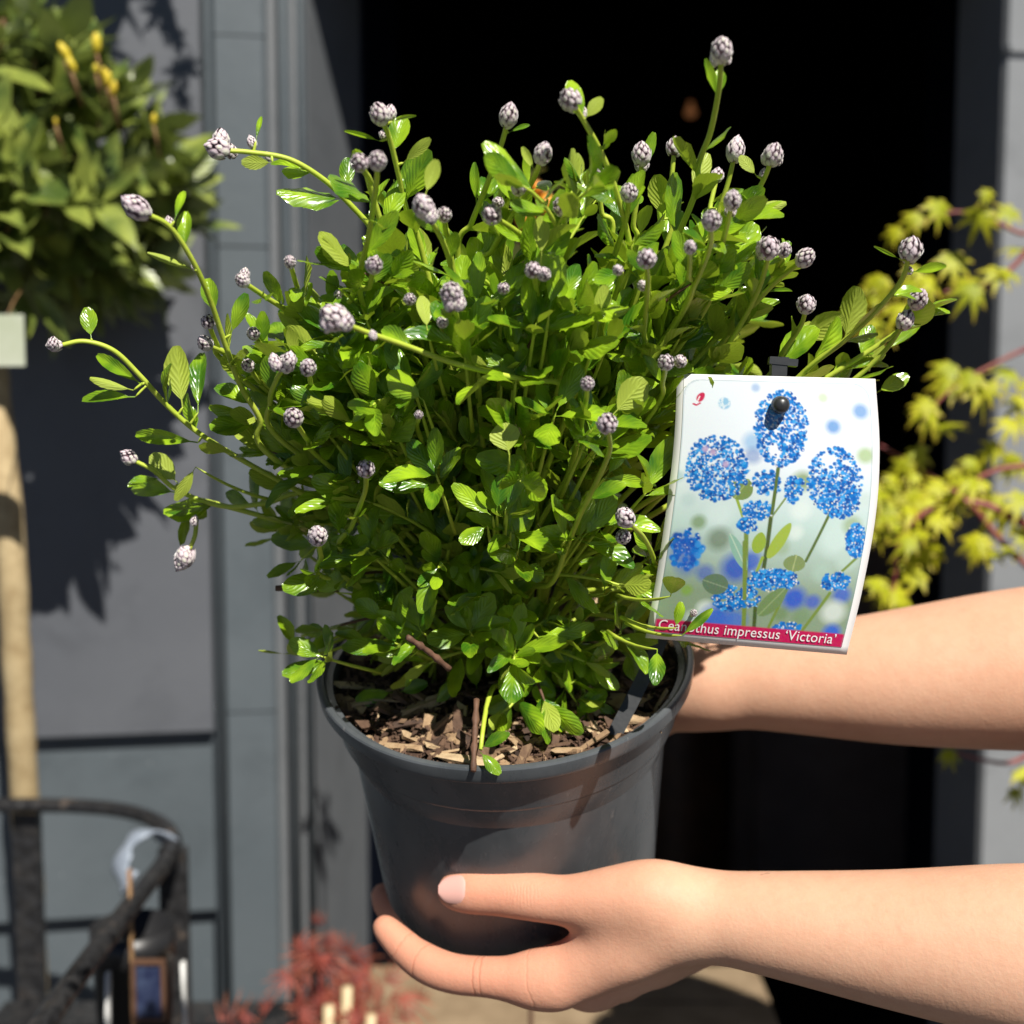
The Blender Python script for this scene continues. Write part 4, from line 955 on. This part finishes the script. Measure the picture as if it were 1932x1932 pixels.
def leafp(p, q, w, c, vein=None):
    (x0, y0), (x1, y1) = p, q; y0 *= AR; y1 *= AR; dx, dy = x1 - x0, y1 - y0; L = math.hypot(dx, dy)
    k = ((ss - x0) * dx + (tt * AR - y0) * dy) / (L * L); d = np.abs((ss - x0) * dy - (tt * AR - y0) * dx) / L
    wk = w * np.sqrt(np.clip(np.sin(np.pi * np.clip(k, 0, 1) ** .9), 0, 1)); mixi(((k > 0) & (k < 1)) * np.clip((wk - d) / .004, 0, 1), c)
    if vein: line(p, q, .004, vein, .8)
Z = zc_
for (x, y, r, c, a) in ((1310, 470, .05, (60, 140, 215), .8), (1470, 380, .055, (90, 150, 215), .8), (1500, 640, .06, (150, 185, 80), .7), (1250, 300, .035, (190, 215, 150), .6), (855, 240, .03, (120, 165, 220), .6), (840, 560, .07, (150, 195, 235), .8), (840, 640, .06, (120, 150, 205), .7),
        (640, 980, .09, (215, 235, 232), .9), (520, 1030, .05, (120, 150, 95), .8), (1120, 960, .07, (225, 240, 235), .9), (1130, 790, .07, (120, 150, 70), .8), (1090, 1090, .05, (220, 236, 228), .9), (900, 1010, .05, (205, 225, 220), .8), (1330, 1130, .11, (205, 228, 222), .9), (1420, 1050, .06, (140, 165, 95), .6), (640, 1130, .08, (92, 110, 75), .7), (740, 1300, .10, (40, 85, 195), .9), (830, 1260, .07, (45, 90, 200), .8), (560, 1330, .06, (60, 90, 190), .7), (1080, 1480, .08, (40, 85, 205), .9), (1190, 1500, .05, (60, 90, 200), .8), (1360, 1460, .06, (45, 90, 205), .8), (1310, 1560, .08, (220, 232, 225), .8), (560, 1540, .06, (215, 230, 222), .9), (620, 1600, .10, (45, 100, 215), .9), (730, 1610, .08, (60, 110, 215), .8), (480, 1590, .05, (200, 220, 215), .7), (1300, 1680, .06, (40, 95, 215), .9), (450, 1430, .04, (130, 170, 60), .8), (1120, 1590, .06, (120, 150, 110), .8), (1000, 1570, .05, (110, 140, 90), .7), (460, 900, .05, (190, 215, 215), .7), (400, 760, .04, (160, 195, 205), .6), (1500, 900, .05, (205, 225, 220), .8), (1240, 1330, .06, (175, 205, 190), .6), (1390, 1250, .07, (190, 215, 205), .8), (1010, 1180, .05, (150, 175, 130), .6)):
    blob(*Z(x, y), r, c, a, .6)
def head(x, y, rx, ry, n, seed, size=.0125, dens=1.0, hole=None, pal=None):
    r = np.random.RandomState(seed)
    for i in range(int(n * 1.5)):
        a = r.uniform(0, 2 * np.pi); q = np.sqrt(r.uniform(0, 1)); px, py = x + rx * q * np.cos(a) * r.uniform(.92, 1.06), y + ry * q * np.sin(a)
        if hole and math.hypot((px - hole[0]) / hole[2], (py - hole[1]) / hole[2]) < r.uniform(.4, 1.2): continue
        s, t = Z(px, py); k = r.randint(0, 5); c = ((0, 100, 190), (5, 128, 216), (2, 76, 160), (55, 160, 235), (5, 114, 204))[k]
        if pal: c = tuple(int(v * (1 - pal) + 255 * pal * .8) for v in c)
        blob(s, t, size * r.uniform(.55, 1.15), c, 1, .5)
        if r.uniform() < .5: blob(s + r.uniform(-.012, .012), t + r.uniform(-.009, .009), .0058, ((225, 232, 245), (240, 238, 215), (150, 200, 245))[r.randint(0, 3)], .95, .6)
G1, G2, GL, GD = (118, 142, 60), (88, 110, 52), (150, 178, 62), (92, 118, 72)
head(450, 1190, 105, 120, 60, 1, .02)
for (x, y, r_, a) in ((430, 1180, .11, .6), (450, 1280, .08, .6)): blob(*Z(x, y), r_, (38, 90, 200), a, .7)
line(Z(990, 700), Z(945, 1000), .011, G2); line(Z(945, 1000), Z(900, 1320), .013, (74, 92, 44)); line(Z(800, 1080), Z(790, 1500), .014, G1); line(Z(790, 1500), Z(785, 1640), .014, G1)
line(Z(1290, 980), Z(1150, 1260), .009, G2); line(Z(740, 880), Z(790, 1030), .009, GL); line(Z(855, 1500), Z(845, 1660), .012, (70, 90, 44)); line(Z(1050, 1400), Z(930, 1650), .009, G1); line(Z(1290, 1450), Z(1120, 1680), .010, G1); line(Z(1450, 1240), Z(1340, 1340), .008, G1); line(Z(1060, 850), Z(950, 1000), .006, G1)
line(Z(895, 1240), Z(830, 1400), .010, GL)
leafp(Z(730, 890), Z(815, 780), .06, (120, 145, 78), (165, 185, 110)); leafp(Z(860, 1215), Z(890, 1090), .035, GL); leafp(Z(925, 1245), Z(1062, 1035), .032, (160, 185, 70)); leafp(Z(800, 1310), Z(705, 1100), .03, (140, 185, 165), (190, 215, 190))
head(630, 715, 185, 195, 420, 2); head(1005, 480, 155, 225, 420, 3, hole=(960, 610, 45)); head(870, 960, 85, 55, 90, 5); head(810, 1050, 60, 45, 50, 6)
head(1320, 790, 160, 200, 330, 4, hole=(1285, 665, 55)); head(1350, 900, 120, 110, 110, 14); head(920, 800, 85, 75, 90, 7, hole=(950, 860, 40)); head(1080, 840, 60, 80, 70, 8)
head(1450, 1140, 60, 100, 130, 9); head(960, 1370, 150, 60, 190, 10); head(700, 1480, 95, 75, 130, 11); head(1320, 1380, 85, 50, 70, 12); head(1040, 1655, 80, 35, 60, 13); head(810, 1470, 70, 60, 70, 15)
leafp(Z(1070, 1320), Z(1095, 1225), .055, (128, 148, 92), (175, 190, 130)); leafp(Z(690, 1420), Z(545, 1370), .055, (96, 122, 96), (140, 160, 130)); leafp(Z(870, 1580), Z(1030, 1420), .045, (112, 140, 88), (150, 170, 120))
line(Z(790, 1150), Z(790, 1480), .013, G1); line(Z(985, 720), Z(950, 980), .010, G2)
for (x, y) in ((560, 600), (605, 620), (680, 690)): blob(*Z(x, y), .022, (205, 175, 205), .8, .6)
# small printed marks in the upper corner: a crimson leaf swirl and a round pale blue badge
leafp(Z(513, 322), Z(552, 268), .020, (205, 38, 80)); line(Z(512, 322), Z(527, 290), .004, (255, 240, 245)); line(Z(490, 335), Z(508, 342), .006, (205, 38, 80)); line(Z(508, 342), Z(530, 330), .005, (205, 38, 80))
blob(*Z(672, 332), .034, (135, 195, 230), .9, .25); rb = np.random.RandomState(3)
for i in range(30):
    a = rb.uniform(0, 6.28); q_ = rb.uniform(0, 1) ** .5 * 36; blob(*Z(672 + q_ * math.cos(a), 332 + q_ * math.sin(a)), .006, (225, 240, 248), .9, .5)
# crimson band along the foot
TB = .921
mixi(np.clip((tt - TB) / .004, 0, 1) * np.ones_like(ss), (196, 24, 84))
# rounded corners and a thin pale outline: outside them the card stays white
cx = np.minimum(ss - s0, s1 - ss); cy = (tt - t0) * AR; R_ = .085
rr = np.where((cx < R_) & (cy < R_), np.hypot(R_ - cx, R_ - cy), 0)
mixi(np.clip((rr - R_) / .006, 0, 1), (255, 255, 255))
edge_l = (np.abs(rr - R_ + .004) < .004) & (rr > 0) | ((cx < .006) & (cy > R_)) | ((cy < .007) & (cx > R_)); mixi(edge_l * .35, (120, 150, 160))
img = np.clip(img + rp.normal(0, .012, img.shape), 0, 1) ** .95 * .86
V, F = sheet(NX, NY, s0, s1, t0, t1, .0006)
off = np.array(tagp.location)
me = fast_mesh("printed_picture", V - off, F, None, True, np.concatenate([img.reshape(-1, 3), np.ones((len(V), 1))], 1))
m_pr, nt, b = new_mat("colour print"); at_ = nt.nodes.new("ShaderNodeAttribute"); at_.attribute_name = "print"
nt.links.new(at_.outputs[0], b.inputs["Base Color"]); setp(b, Roughness=.3); bump(nt, b, noise(nt, 25, 2), .08, .002)
pr = link("printed_picture", me, m_pr, tagp)
# lettering
cu_ = bpy.data.curves.new("name_lettering", 'FONT'); cu_.body = "Ceanothus impressus \u2018Victoria\u2019"; cu_.size = 1.0; cu_.space_character = 1.04; cu_.resolution_u = 4
tmp = bpy.data.objects.new("tmp_text", cu_); COL.objects.link(tmp); bpy.context.view_layer.update()
tm = bpy.data.meshes.new_from_object(tmp.evaluated_get(bpy.context.evaluated_depsgraph_get())); bpy.data.objects.remove(tmp)
co = np.array([v.co[:] for v in tm.vertices]); x0, x1 = co[:, 0].min(), co[:, 0].max()
sa, sb = .055, .925; sc_ = (sb - sa) / (x1 - x0)
Vt = np.array([tuple(card_pt(sa + (x - x0) * sc_, .9605 - y * sc_ / AR * 1.12, .0010)) for x, y, _ in co])
m_w, nt, b = new_mat("white lettering"); setp(b, Base_Color=(.8, .78, .78), Roughness=.35)
part("name_lettering", Vt, [tuple(p.vertices) for p in tm.polygons], m_w, tagp, smooth=False)

# black plastic stake, cross clip and peg
stake = thing("label_stake", soil_pt(1155, 1398), "black plastic stake with cross clip and peg holding the printed label", "stake")
sk = [soil_pt(1152, 1402) - PN * .006, soil_pt(1152, 1402), Pf(1225, 1255, .632), Pf(1330, 1010, .632), Pf(1420, 800, .610), Pf(1468, 712, .590), Pf(1474, 684, .587)]
pth = catmull([tuple(p) for p in sk], 40)
Vs, Fs = [], []
for i, p in enumerate(pth):
    T = Vector(pth[min(i + 1, 39)] - pth[max(i - 1, 0)]).normalized(); tc_ = (CO - Vector(p)).normalized(); sd_ = T.cross(tc_).normalized(); w = .0034 - .0008 * i / 39; h = .0013
    for a, b_ in ((-1, -1), (1, -1), (1, 1), (.25, 1), (.25, 2.6), (-.25, 2.6), (-.25, 1), (-1, 1)): Vs.append(Vector(p) + sd_ * w * a + sd_.cross(T) * -h * b_ * .5)
for i in range(39):
    for k in range(8): Fs.append((i * 8 + k, i * 8 + (k + 1) % 8, (i + 1) * 8 + (k + 1) % 8, (i + 1) * 8 + k))
Fs += [tuple(range(8))[::-1], tuple(39 * 8 + k for k in range(8))]
m_st, nt, b = new_mat("black stake plastic"); setp(b, Base_Color=(.028, .03, .032), Roughness=.35); bump(nt, b, noise(nt, 180, 3), .15, .001)
part("blade", np.array([tuple(v) for v in Vs]), Fs, m_st, stake, smooth=False)
def obox(c, sx, sy, sz, rot=0.0):
    V, F = box((0, 0, 0), (sx, sy, sz)); R = np.array(Matrix((CR, CF, CU)).transposed() @ Matrix.Rotation(rot, 3, 'Y')); return V @ R.T + np.array(c), F
px = lambda n: n * .6 * S / FPX
V, F = obox(Pf(1477, 683, .582), px(52), .004, px(13), .10); part("clip_bar", V, F, m_st, stake, smooth=False)
V, F = obox(Pf(1470, 678, .585), px(34), .003, px(8), .05); part("clip_bar", V, F, m_st, stake, smooth=False)
V, F = obox(Pf(1468, 705, .583), px(28), .005, px(40), .03); part("clip_block", V, F, m_st, stake, smooth=False)
pg = card_pt(*inv(1469, 764)); nrm = (card_pt(*inv(1469, 764), .01) - pg).normalized()
R = nrm.to_track_quat('Z', 'Y').to_matrix().to_4x4(); r = px(16)
V, F = lathe([(.0001, -.012), (r * .7, -.012), (r * .7, -.0006), (r * .75, .001), (r, .0022), (r * 1.02, .004), (r * .85, .0062), (r * .5, .0072), (.0001, .0074)], Matrix.Translation(pg) @ R, 24); part("peg", V, F, m_st, stake)
V, F = tube([pg - nrm * .0118, Pf(1469, 705, .590)], .0022, 6); part("peg_arm", V, F, m_st, stake)
# dark leaf hanging below the label's foot
# ------------------------------------------------------------------ the person holding the pot
def surface_nets(f, org, h):
    nx, ny, nz = f.shape; acc = np.zeros((nx - 1, ny - 1, nz - 1, 3), np.float32); cnt = np.zeros((nx - 1, ny - 1, nz - 1), np.float32)
    ins = f < 0; crosses = []
    for ax in range(3):
        sl0 = [slice(None)] * 3; sl1 = [slice(None)] * 3; sl0[ax] = slice(0, -1); sl1[ax] = slice(1, None)
        a, b = f[tuple(sl0)], f[tuple(sl1)]; c = ins[tuple(sl0)] != ins[tuple(sl1)]; I = np.argwhere(c); crosses.append((I, ins[tuple(sl0)][c]))
        t = (a[c] / (a[c] - b[c])).astype(np.float32); o1, o2 = [i for i in range(3) if i != ax]
        pos = I.astype(np.float32); pos[:, ax] += t
        for d1 in (0, 1):
            for d2 in (0, 1):
                J = I.copy(); J[:, o1] -= d1; J[:, o2] -= d2
                ok = (J >= 0).all(1) & (J[:, 0] < nx - 1) & (J[:, 1] < ny - 1) & (J[:, 2] < nz - 1); Jo = J[ok]
                np.add.at(acc, (Jo[:, 0], Jo[:, 1], Jo[:, 2]), pos[ok]); np.add.at(cnt, (Jo[:, 0], Jo[:, 1], Jo[:, 2]), 1)
    act = cnt > 0; idx = np.full(cnt.shape, -1, np.int64); idx[act] = np.arange(act.sum()); V = acc[act] / cnt[act][:, None] * h + np.array(org)
    Fs = []
    for ax in range(3):
        I, s = crosses[ax]; o1, o2 = (ax + 1) % 3, (ax + 2) % 3; ok = (I[:, o1] > 0) & (I[:, o2] > 0) & (I[:, o1] < cnt.shape[o1]) & (I[:, o2] < cnt.shape[o2]); I, s = I[ok], s[ok]; q = []
        for d1, d2 in ((1, 1), (0, 1), (0, 0), (1, 0)):
            J = I.copy(); J[:, o1] -= d1; J[:, o2] -= d2; q.append(idx[J[:, 0], J[:, 1], J[:, 2]])
        q = np.stack(q, 1); q[~s] = q[~s][:, ::-1]; Fs.append(q)
    return V, np.concatenate(Fs)
def smin(a, b, k): h = np.clip(.5 + .5 * (b - a) / k, 0, 1); return b * (1 - h) + a * h - k * h * (1 - h)
def flesh(groups, h, pad=.022):
    """groups: list of (chain of (point, radius), blend) -> surface"""
    P_ = np.array([p for ch, _ in groups for p, _ in ch]); R_ = max(r for ch, _ in groups for _, r in ch)
    lo, hi = P_.min(0) - R_ - .012, P_.max(0) + R_ + .012; n = np.ceil((hi - lo) / h).astype(int) + 1
    f = np.full(n, .06, np.float32); g = [lo[i] + h * np.arange(n[i]) for i in range(3)]
    for ch, k in groups:
        fg = np.full(n, .06, np.float32)
        for (a, ra), (b, rb) in zip(ch[:-1], ch[1:]):
            a, b = np.array(a), np.array(b); m = max(ra, rb) + pad
            sl = tuple(slice(max(0, int((min(a[i], b[i]) - m - lo[i]) / h)), int((max(a[i], b[i]) + m - lo[i]) / h) + 2) for i in range(3))
            X, Y, Z_ = np.meshgrid(*[g[i][sl[i]] for i in range(3)], indexing='ij', sparse=True)
            d = b - a; L2 = d.dot(d) + 1e-12; t = np.clip(((X - a[0]) * d[0] + (Y - a[1]) * d[1] + (Z_ - a[2]) * d[2]) / L2, 0, 1)
            dist = np.sqrt((X - a[0] - t * d[0]) ** 2 + (Y - a[1] - t * d[1]) ** 2 + (Z_ - a[2] - t * d[2]) ** 2) - (ra + (rb - ra) * t)
            fg[sl] = np.minimum(fg[sl], dist.astype(np.float32))
        f = smin(f, fg, k)
    return surface_nets(f, lo, h)
def ch(*pts):
    q = np.array([tuple(Pf(u, v, d)) + (r * d * S / FPX + .0004,) for u, v, d, r in pts]); q = catmull(q, 7 * len(pts)) if len(pts) > 2 else q
    return [(p[:3], p[3]) for p in q]
left = [(ch((1285, 1722, .628, 70), (1340, 1728, .625, 80), (1420, 1738, .618, 90), (1500, 1748, .612, 100), (1700, 1773, .598, 127), (1932, 1794, .582, 158), (2130, 1806, .57, 166), (2330, 1810, .562, 152)), .010),
        (ch((859, 1681, .6503, 35), (880, 1681, .649, 40.5), (900, 1681, .6475, 42.5), (940, 1683, .645, 43), (1000, 1691, .640, 44), (1060, 1698, .635, 45), (1110, 1699, .631, 52), (1170, 1696, .627, 62), (1240, 1698, .624, 74), (1310, 1716, .625, 66)), .008),
        (ch((1010, 1850, .646, 48), (1060, 1842, .643, 55), (1130, 1808, .638, 64), (1200, 1776, .632, 70), (1300, 1742, .628, 62)), .011),
        (ch((726, 1750, .682, 25), (745, 1770, .678, 29), (775, 1798, .672, 33), (812, 1822, .665, 36), (860, 1838, .658, 36), (920, 1843, .651, 37), (970, 1847, .647, 42), (1040, 1846, .644, 54)), .006),
        (ch((1120, 1852, .668, 50), (1200, 1818, .66, 54), (1310, 1766, .645, 56)), .010),
        (ch((1165, 1842, .69, 45), (1240, 1806, .68, 46), (1330, 1765, .66, 50)), .010),
        (ch((722, 1688, .748, 23), (735, 1712, .747, 27), (785, 1726, .742, 30), (880, 1722, .728, 34), (1000, 1785, .705, 38), (1090, 1850, .675, 48), (1130, 1848, .668, 48)), .005),
        (ch((800, 1660, .775, 26), (880, 1655, .765, 30), (990, 1700, .745, 34), (1090, 1800, .715, 40), (1170, 1842, .69, 44)), .004),
        (ch((930, 1615, .80, 22), (1010, 1640, .79, 26), (1110, 1740, .755, 32), (1200, 1825, .71, 40), (1300, 1780, .68, 52)), .004)]
right = [(ch((1315, 1293, .778, 74), (1370, 1289, .772, 80), (1500, 1284, .76, 98), (1700, 1277, .745, 126), (1932, 1262, .73, 152), (2150, 1252, .72, 162), (2370, 1262, .71, 148)), .010),
         (ch((1215, 1335, .812, 66), (1265, 1308, .79, 70), (1340, 1291, .775, 76)), .012),
         (ch((930, 1330, .828, 24), (1010, 1318, .835, 28), (1100, 1310, .832, 32), (1200, 1310, .812, 42)), .006),
         (ch((900, 1385, .815, 25), (990, 1375, .822, 29), (1090, 1360, .824, 33), (1195, 1340, .812, 42)), .006),
         (ch((920, 1440, .808, 24), (1000, 1430, .815, 28), (1090, 1408, .82, 32), (1190, 1372, .812, 40)), .006),
         (ch((985, 1490, .805, 21), (1060, 1470, .812, 25), (1120, 1440, .815, 28), (1195, 1395, .81, 36)), .006),
         (ch((1115, 1195, .80, 27), (1165, 1215, .803, 33), (1225, 1260, .795, 42), (1300, 1285, .78, 60)), .008)]
def skin_mat():
    m, nt, b = new_mat("warm skin"); L = nt.links
    c = ramp(nt, noise(nt, 16, 4, .6), [(0.3, (0.66, 0.37, 0.24)), (0.7, (0.74, 0.44, 0.295))])
    mot = mth(nt, 'MULTIPLY', mth(nt, 'SUBTRACT', noise(nt, 150, 5, .7), .43, clamp=True), .95)
    sp = mth(nt, 'GREATER_THAN', noise(nt, 95, 2, .4), .80)
    c = mixc(nt, mot, c, (0.60, 0.27, 0.17)); px_ = nt.nodes.new("ShaderNodeSeparateXYZ"); gp = nt.nodes.new("ShaderNodeNewGeometry").outputs["Position"]; L.new(gp, px_.inputs[0])
    mr = nt.nodes.new("ShaderNodeMapRange"); mr.inputs[1].default_value = .075; mr.inputs[2].default_value = -.01; L.new(px_.outputs[0], mr.inputs[0])
    c = mixc(nt, mth(nt, 'MULTIPLY', mr.outputs[0], .6), c, (0.70, 0.27, 0.17))        # fingers are redder than forearms
    creases = None                                                               # folds across the finger joints
    for (p, q, r_) in (((800, 1817, .667), (826, 1829, .662), .013), ((905, 1842, .653), (935, 1843, .650), .015), ((915, 1842, .652), (940, 1843, .650), .014), ((1012, 1850, .646), (1040, 1846, .644), .016), ((760, 1785, .674), (775, 1798, .672), .010), ((955, 1684, .62), (985, 1687, .618), .011), ((968, 1684, .62), (990, 1687, .618), .010)):
        J, A_ = Pf(*p), (Pf(*q) - Pf(*p)).normalized(); sb = nt.nodes.new("ShaderNodeVectorMath"); sb.operation = 'SUBTRACT'; L.new(gp, sb.inputs[0]); sb.inputs[1].default_value = J
        dt = nt.nodes.new("ShaderNodeVectorMath"); dt.operation = 'DOT_PRODUCT'; L.new(sb.outputs[0], dt.inputs[0]); dt.inputs[1].default_value = A_
        ln = nt.nodes.new("ShaderNodeVectorMath"); ln.operation = 'LENGTH'; L.new(sb.outputs[0], ln.inputs[0])
        w = mth(nt, 'ADD', dt.outputs["Value"], mth(nt, 'MULTIPLY', mth(nt, 'SUBTRACT', noise(nt, 160, 2, .5), .5), .003))
        c1_ = mth(nt, 'MULTIPLY', mth(nt, 'SUBTRACT', 1.0, mth(nt, 'DIVIDE', mth(nt, 'ABSOLUTE', w), .0008), clamp=True), mth(nt, 'MULTIPLY', mth(nt, 'SUBTRACT', 1.0, mth(nt, 'DIVIDE', ln.outputs["Value"], r_), clamp=True), 2.0, clamp=True))
        creases = c1_ if creases is None else mth(nt, 'MAXIMUM', creases, c1_)
    c = mixc(nt, mth(nt, 'MULTIPLY', creases, .5), c, (0.50, 0.15, 0.08))
    L.new(mixc(nt, mth(nt, 'MULTIPLY', sp, .45), c, (0.28, 0.13, 0.08)), b.inputs["Base Color"])
    setp(b, Roughness=.58, Specular_IOR_Level=.25, Subsurface_Weight=.12, Subsurface_Radius=(.012, .004, .002), Subsurface_Scale=.6)
    kn = Pf(975, 1680, .62); vd = nt.nodes.new("ShaderNodeVectorMath"); vd.operation = 'DISTANCE'; L.new(gp, vd.inputs[0]); vd.inputs[1].default_value = kn
    wv = nt.nodes.new("ShaderNodeTexWave"); wv.inputs["Scale"].default_value = 210; wv.inputs["Distortion"].default_value = 9; wv.inputs["Detail"].default_value = 2; wv.inputs["Detail Scale"].default_value = .6; L.new(gp, wv.inputs["Vector"])
    msk = mth(nt, 'SUBTRACT', 1.0, mth(nt, 'DIVIDE', vd.outputs["Value"], .0135), clamp=True)
    hh = mth(nt, 'ADD', noise(nt, 700, 3, .6), mth(nt, 'MULTIPLY', noise(nt, 260, 3, .6), .9))
    bump(nt, b, mth(nt, 'ADD', mth(nt, 'SUBTRACT', hh, mth(nt, 'MULTIPLY', creases, 3.0)), mth(nt, 'MULTIPLY', mth(nt, 'MULTIPLY', wv.outputs["Fac"], msk), 2.2)), .17, .001); return m
M_SKIN = skin_mat()
def relax(V, F, n=14):
    E = np.concatenate([F[:, [0, 1]], F[:, [1, 2]], F[:, [2, 3]], F[:, [3, 0]]]); E = np.concatenate([E, E[:, ::-1]]); deg = np.bincount(E[:, 0], minlength=len(V))[:, None]
    for i in range(n):
        A_ = np.stack([np.bincount(E[:, 0], weights=V[E[:, 1], k], minlength=len(V)) for k in range(3)], 1) / np.maximum(deg, 1)
        V = V + (A_ - V) * .6
    return V
Vl, Fl = flesh(left, .0015); Vr, Fr = flesh(right, .0017); Vl, Vr = relax(Vl, Fl, 14), relax(Vr, Fr, 14)
EL_, ER_ = np.array(Pf(2330, 1810, .562)), np.array(Pf(2370, 1262, .71))
SL_, SR_ = np.array((.52, .37, 1.35)), np.array((.62, .74, 1.36)); mid = (SL_ + SR_) / 2
fw = np.array((-(SR_ - SL_)[1], (SR_ - SL_)[0], 0)); fw /= np.linalg.norm(fw); sdv = (SR_ - SL_) / np.linalg.norm(SR_ - SL_); up = np.array((0, 0, 1.0))
hc = mid + fw * .03 + up * .24
hip = mid - fw * .02; hip[2] = .86
def A(*p): return [(np.array(q), r) for q, r in p]
limb = [(A((np.array(Pf(2120, 1806, .571)), .035), (EL_, .034), (EL_ * .5 + SL_ * .5, .040), (SL_, .050)), .01), (A((np.array(Pf(2140, 1252, .722)), .038), (ER_, .036), (ER_ * .5 + SR_ * .5, .041), (SR_, .050)), .01),
        (A((mid - up * .02, .06), (mid + up * .10 + fw * .01, .052), (hc - up * .04, .055)), .02), (A((SL_ + sdv * .05, .055), (mid, .07), (SR_ - sdv * .05, .055)), .02),
        (A((hc - fw * .012 + up * .03, .088), (hc + fw * .01 - up * .01, .078), (hc + fw * .03 - up * .075, .052)), .02), (A((hc + fw * .092 + up * .012, .010), (hc + fw * .112 - up * .022, .013)), .008),
        (A((hc + fw * .086 - up * .062 - sdv * .02, .008), (hc + fw * .092 - up * .06, .010), (hc + fw * .086 - up * .062 + sdv * .02, .008)), .008), (A((hc + fw * .078 - up * .098, .016), (hc + fw * .06 - up * .09, .03)), .015)]
for s_ in (-1, 1): limb.append((A((hc + sdv * s_ * .084 + up * .015, .012), (hc + sdv * s_ * .088 - up * .03, .010)), .004))
for s_ in (-1, 1): limb.append((A((hip + sdv * s_ * .085 - up * .30, .05), (hip + sdv * s_ * .09 - up * .44, .045), (hip + sdv * s_ * .09 - up * .80, .032)), .01))
limb.append((A((mid - up * .02, .085), (mid - up * .25, .08), (hip, .085)), .03)); limb.append((A((hip + sdv * -.085 - up * .3, .05), (hip, .08), (hip + sdv * .085 - up * .3, .05)), .03))
Vb, Fb = flesh(limb, .007, .04)
per = thing("person", (hip[0], hip[1], 0), "person reaching in from the side with bare arms, holding the pot in both hands", "person")
V = np.concatenate([Vl, Vr, Vb]); F = np.concatenate([Fl, Fr + len(Vl), Fb + len(Vl) + len(Vr)])
part("body", V, F, M_SKIN, per)
M_SHIRT = simple("plain dark navy t-shirt cloth", (0.02, 0.024, 0.035), (0.03, 0.035, 0.05), 60, .9, .3, 400)
M_JEANS = simple("mid blue jeans cloth", (0.05, 0.08, 0.14), (0.08, 0.12, 0.19), 90, .9, .3, 500)
M_HAIR = simple("dark brown hair", (0.015, 0.009, 0.006), (0.035, 0.02, 0.012), 200, .5, .5, 300, .004)
sh = [(A((SL_ + sdv * .03, .075), (mid - up * .02, .098), (SR_ - sdv * .03, .075)), .03), (A((mid - up * .06, .115), (mid - up * .28, .112), (hip + up * .04, .118)), .03), (A((mid - up * .1 - sdv * .09, .085), (hip + up * .05 - sdv * .06, .085)), .03), (A((mid - up * .1 + sdv * .09, .085), (hip + up * .05 + sdv * .06, .085)), .03),
      (A((SL_, .066), (SL_ * .55 + EL_ * .45, .060)), .015), (A((SR_, .066), (SR_ * .55 + ER_ * .45, .060)), .015)]
V, F = flesh(sh, .008, .05); part("t_shirt", V, F, M_SHIRT, per)
tr = [(A((hip + sdv * -.06, .10), (hip + sdv * .06, .10)), .03)] + [(A((hip + sdv * s_ * .075, .095), (hip + sdv * s_ * .09 - up * .42, .070), (hip + sdv * s_ * .095 - up * .79, .058)), .02) for s_ in (-1, 1)]
V, F = flesh(tr, .008, .05); part("trousers", V, F, M_JEANS, per)
for s_ in (-1, 1):
    c = hip + sdv * s_ * .095; c[2] = .041
    V, F = flesh([(A((c - fw * .05, .038), (c + fw * .06, .036), (c + fw * .15 - up * .008, .030)), .02), (A((c + up * .05, .034), (c, .036)), .02)], .006, .04); part("shoe", V, F, M_WHITE, per)
hr = [(A((hc + up * .062 - fw * .02, .084), (hc - fw * .05 + up * .03, .082), (hc - fw * .06 - up * .05, .07), (hc - fw * .065 - up * .16, .05)), .02)]
V, F = flesh(hr, .006, .04); part("hair", V, F, M_HAIR, per)
m_eye, nt, b = new_mat("eye"); setp(b, Base_Color=(.05, .03, .02), Roughness=.1)
for s_ in (-1, 1):
    V, F = lathe([(.0001, -.010), (.007, -.007), (.010, 0), (.007, .007), (.0001, .010)], Matrix.Translation(Vector(hc + fw * .078 + sdv * s_ * .03 + up * .008)), 12); part("eye", V, F, m_eye, per)
# finger nails
m_nail, nt, b = new_mat("pale pink nail"); setp(b, Base_Color=(.72, .40, .34), Roughness=.3)
def nail(uv0, uv1, d0, d1, rpx, half_w, tilt):
    """curved plate over a finger: from root uv0 to tip uv1"""
    a, b_ = Pf(*uv0, d0), Pf(*uv1, d1); ax = (b_ - a); L = ax.length; ax.normalize(); toc = (CO - a).normalized(); toc = (toc - ax * toc.dot(ax)).normalized()
    sd_ = ax.cross(toc); toc2 = (toc * math.cos(tilt) + sd_ * math.sin(tilt)).normalized(); sd2 = ax.cross(toc2); r0_, r1_ = rpx[0] * d0 * S / FPX, rpx[1] * d0 * S / FPX; V, F = [], []; n, m_ = 14, 12
    for j in range(n + 1):
        t = j / n * 2 - 1; ww = half_w * (1 - max(0, abs(t)) ** 3.2 * .65) 
        for i in range(m_ + 1):
            an = (i / m_ * 2 - 1) * ww; rr_ = (r0_ + (r1_ - r0_) * j / n) * (1.0 - .06 * max(0, -t) ** 6 - .04 * abs(i / m_ * 2 - 1) ** 6); V.append(a + ax * L * (j / n) + (toc2 * math.cos(an) + sd2 * math.sin(an)) * rr_)
    for j in range(n):
        for i in range(m_): F.append((j * (m_ + 1) + i, j * (m_ + 1) + i + 1, (j + 1) * (m_ + 1) + i + 1, (j + 1) * (m_ + 1) + i))
    o = part("finger_nail", np.array([tuple(v) for v in V]), F, m_nail, per)
nail((890, 1680), (836, 1681), .6482, .6512, (43.6, 34.5), .74, .08)
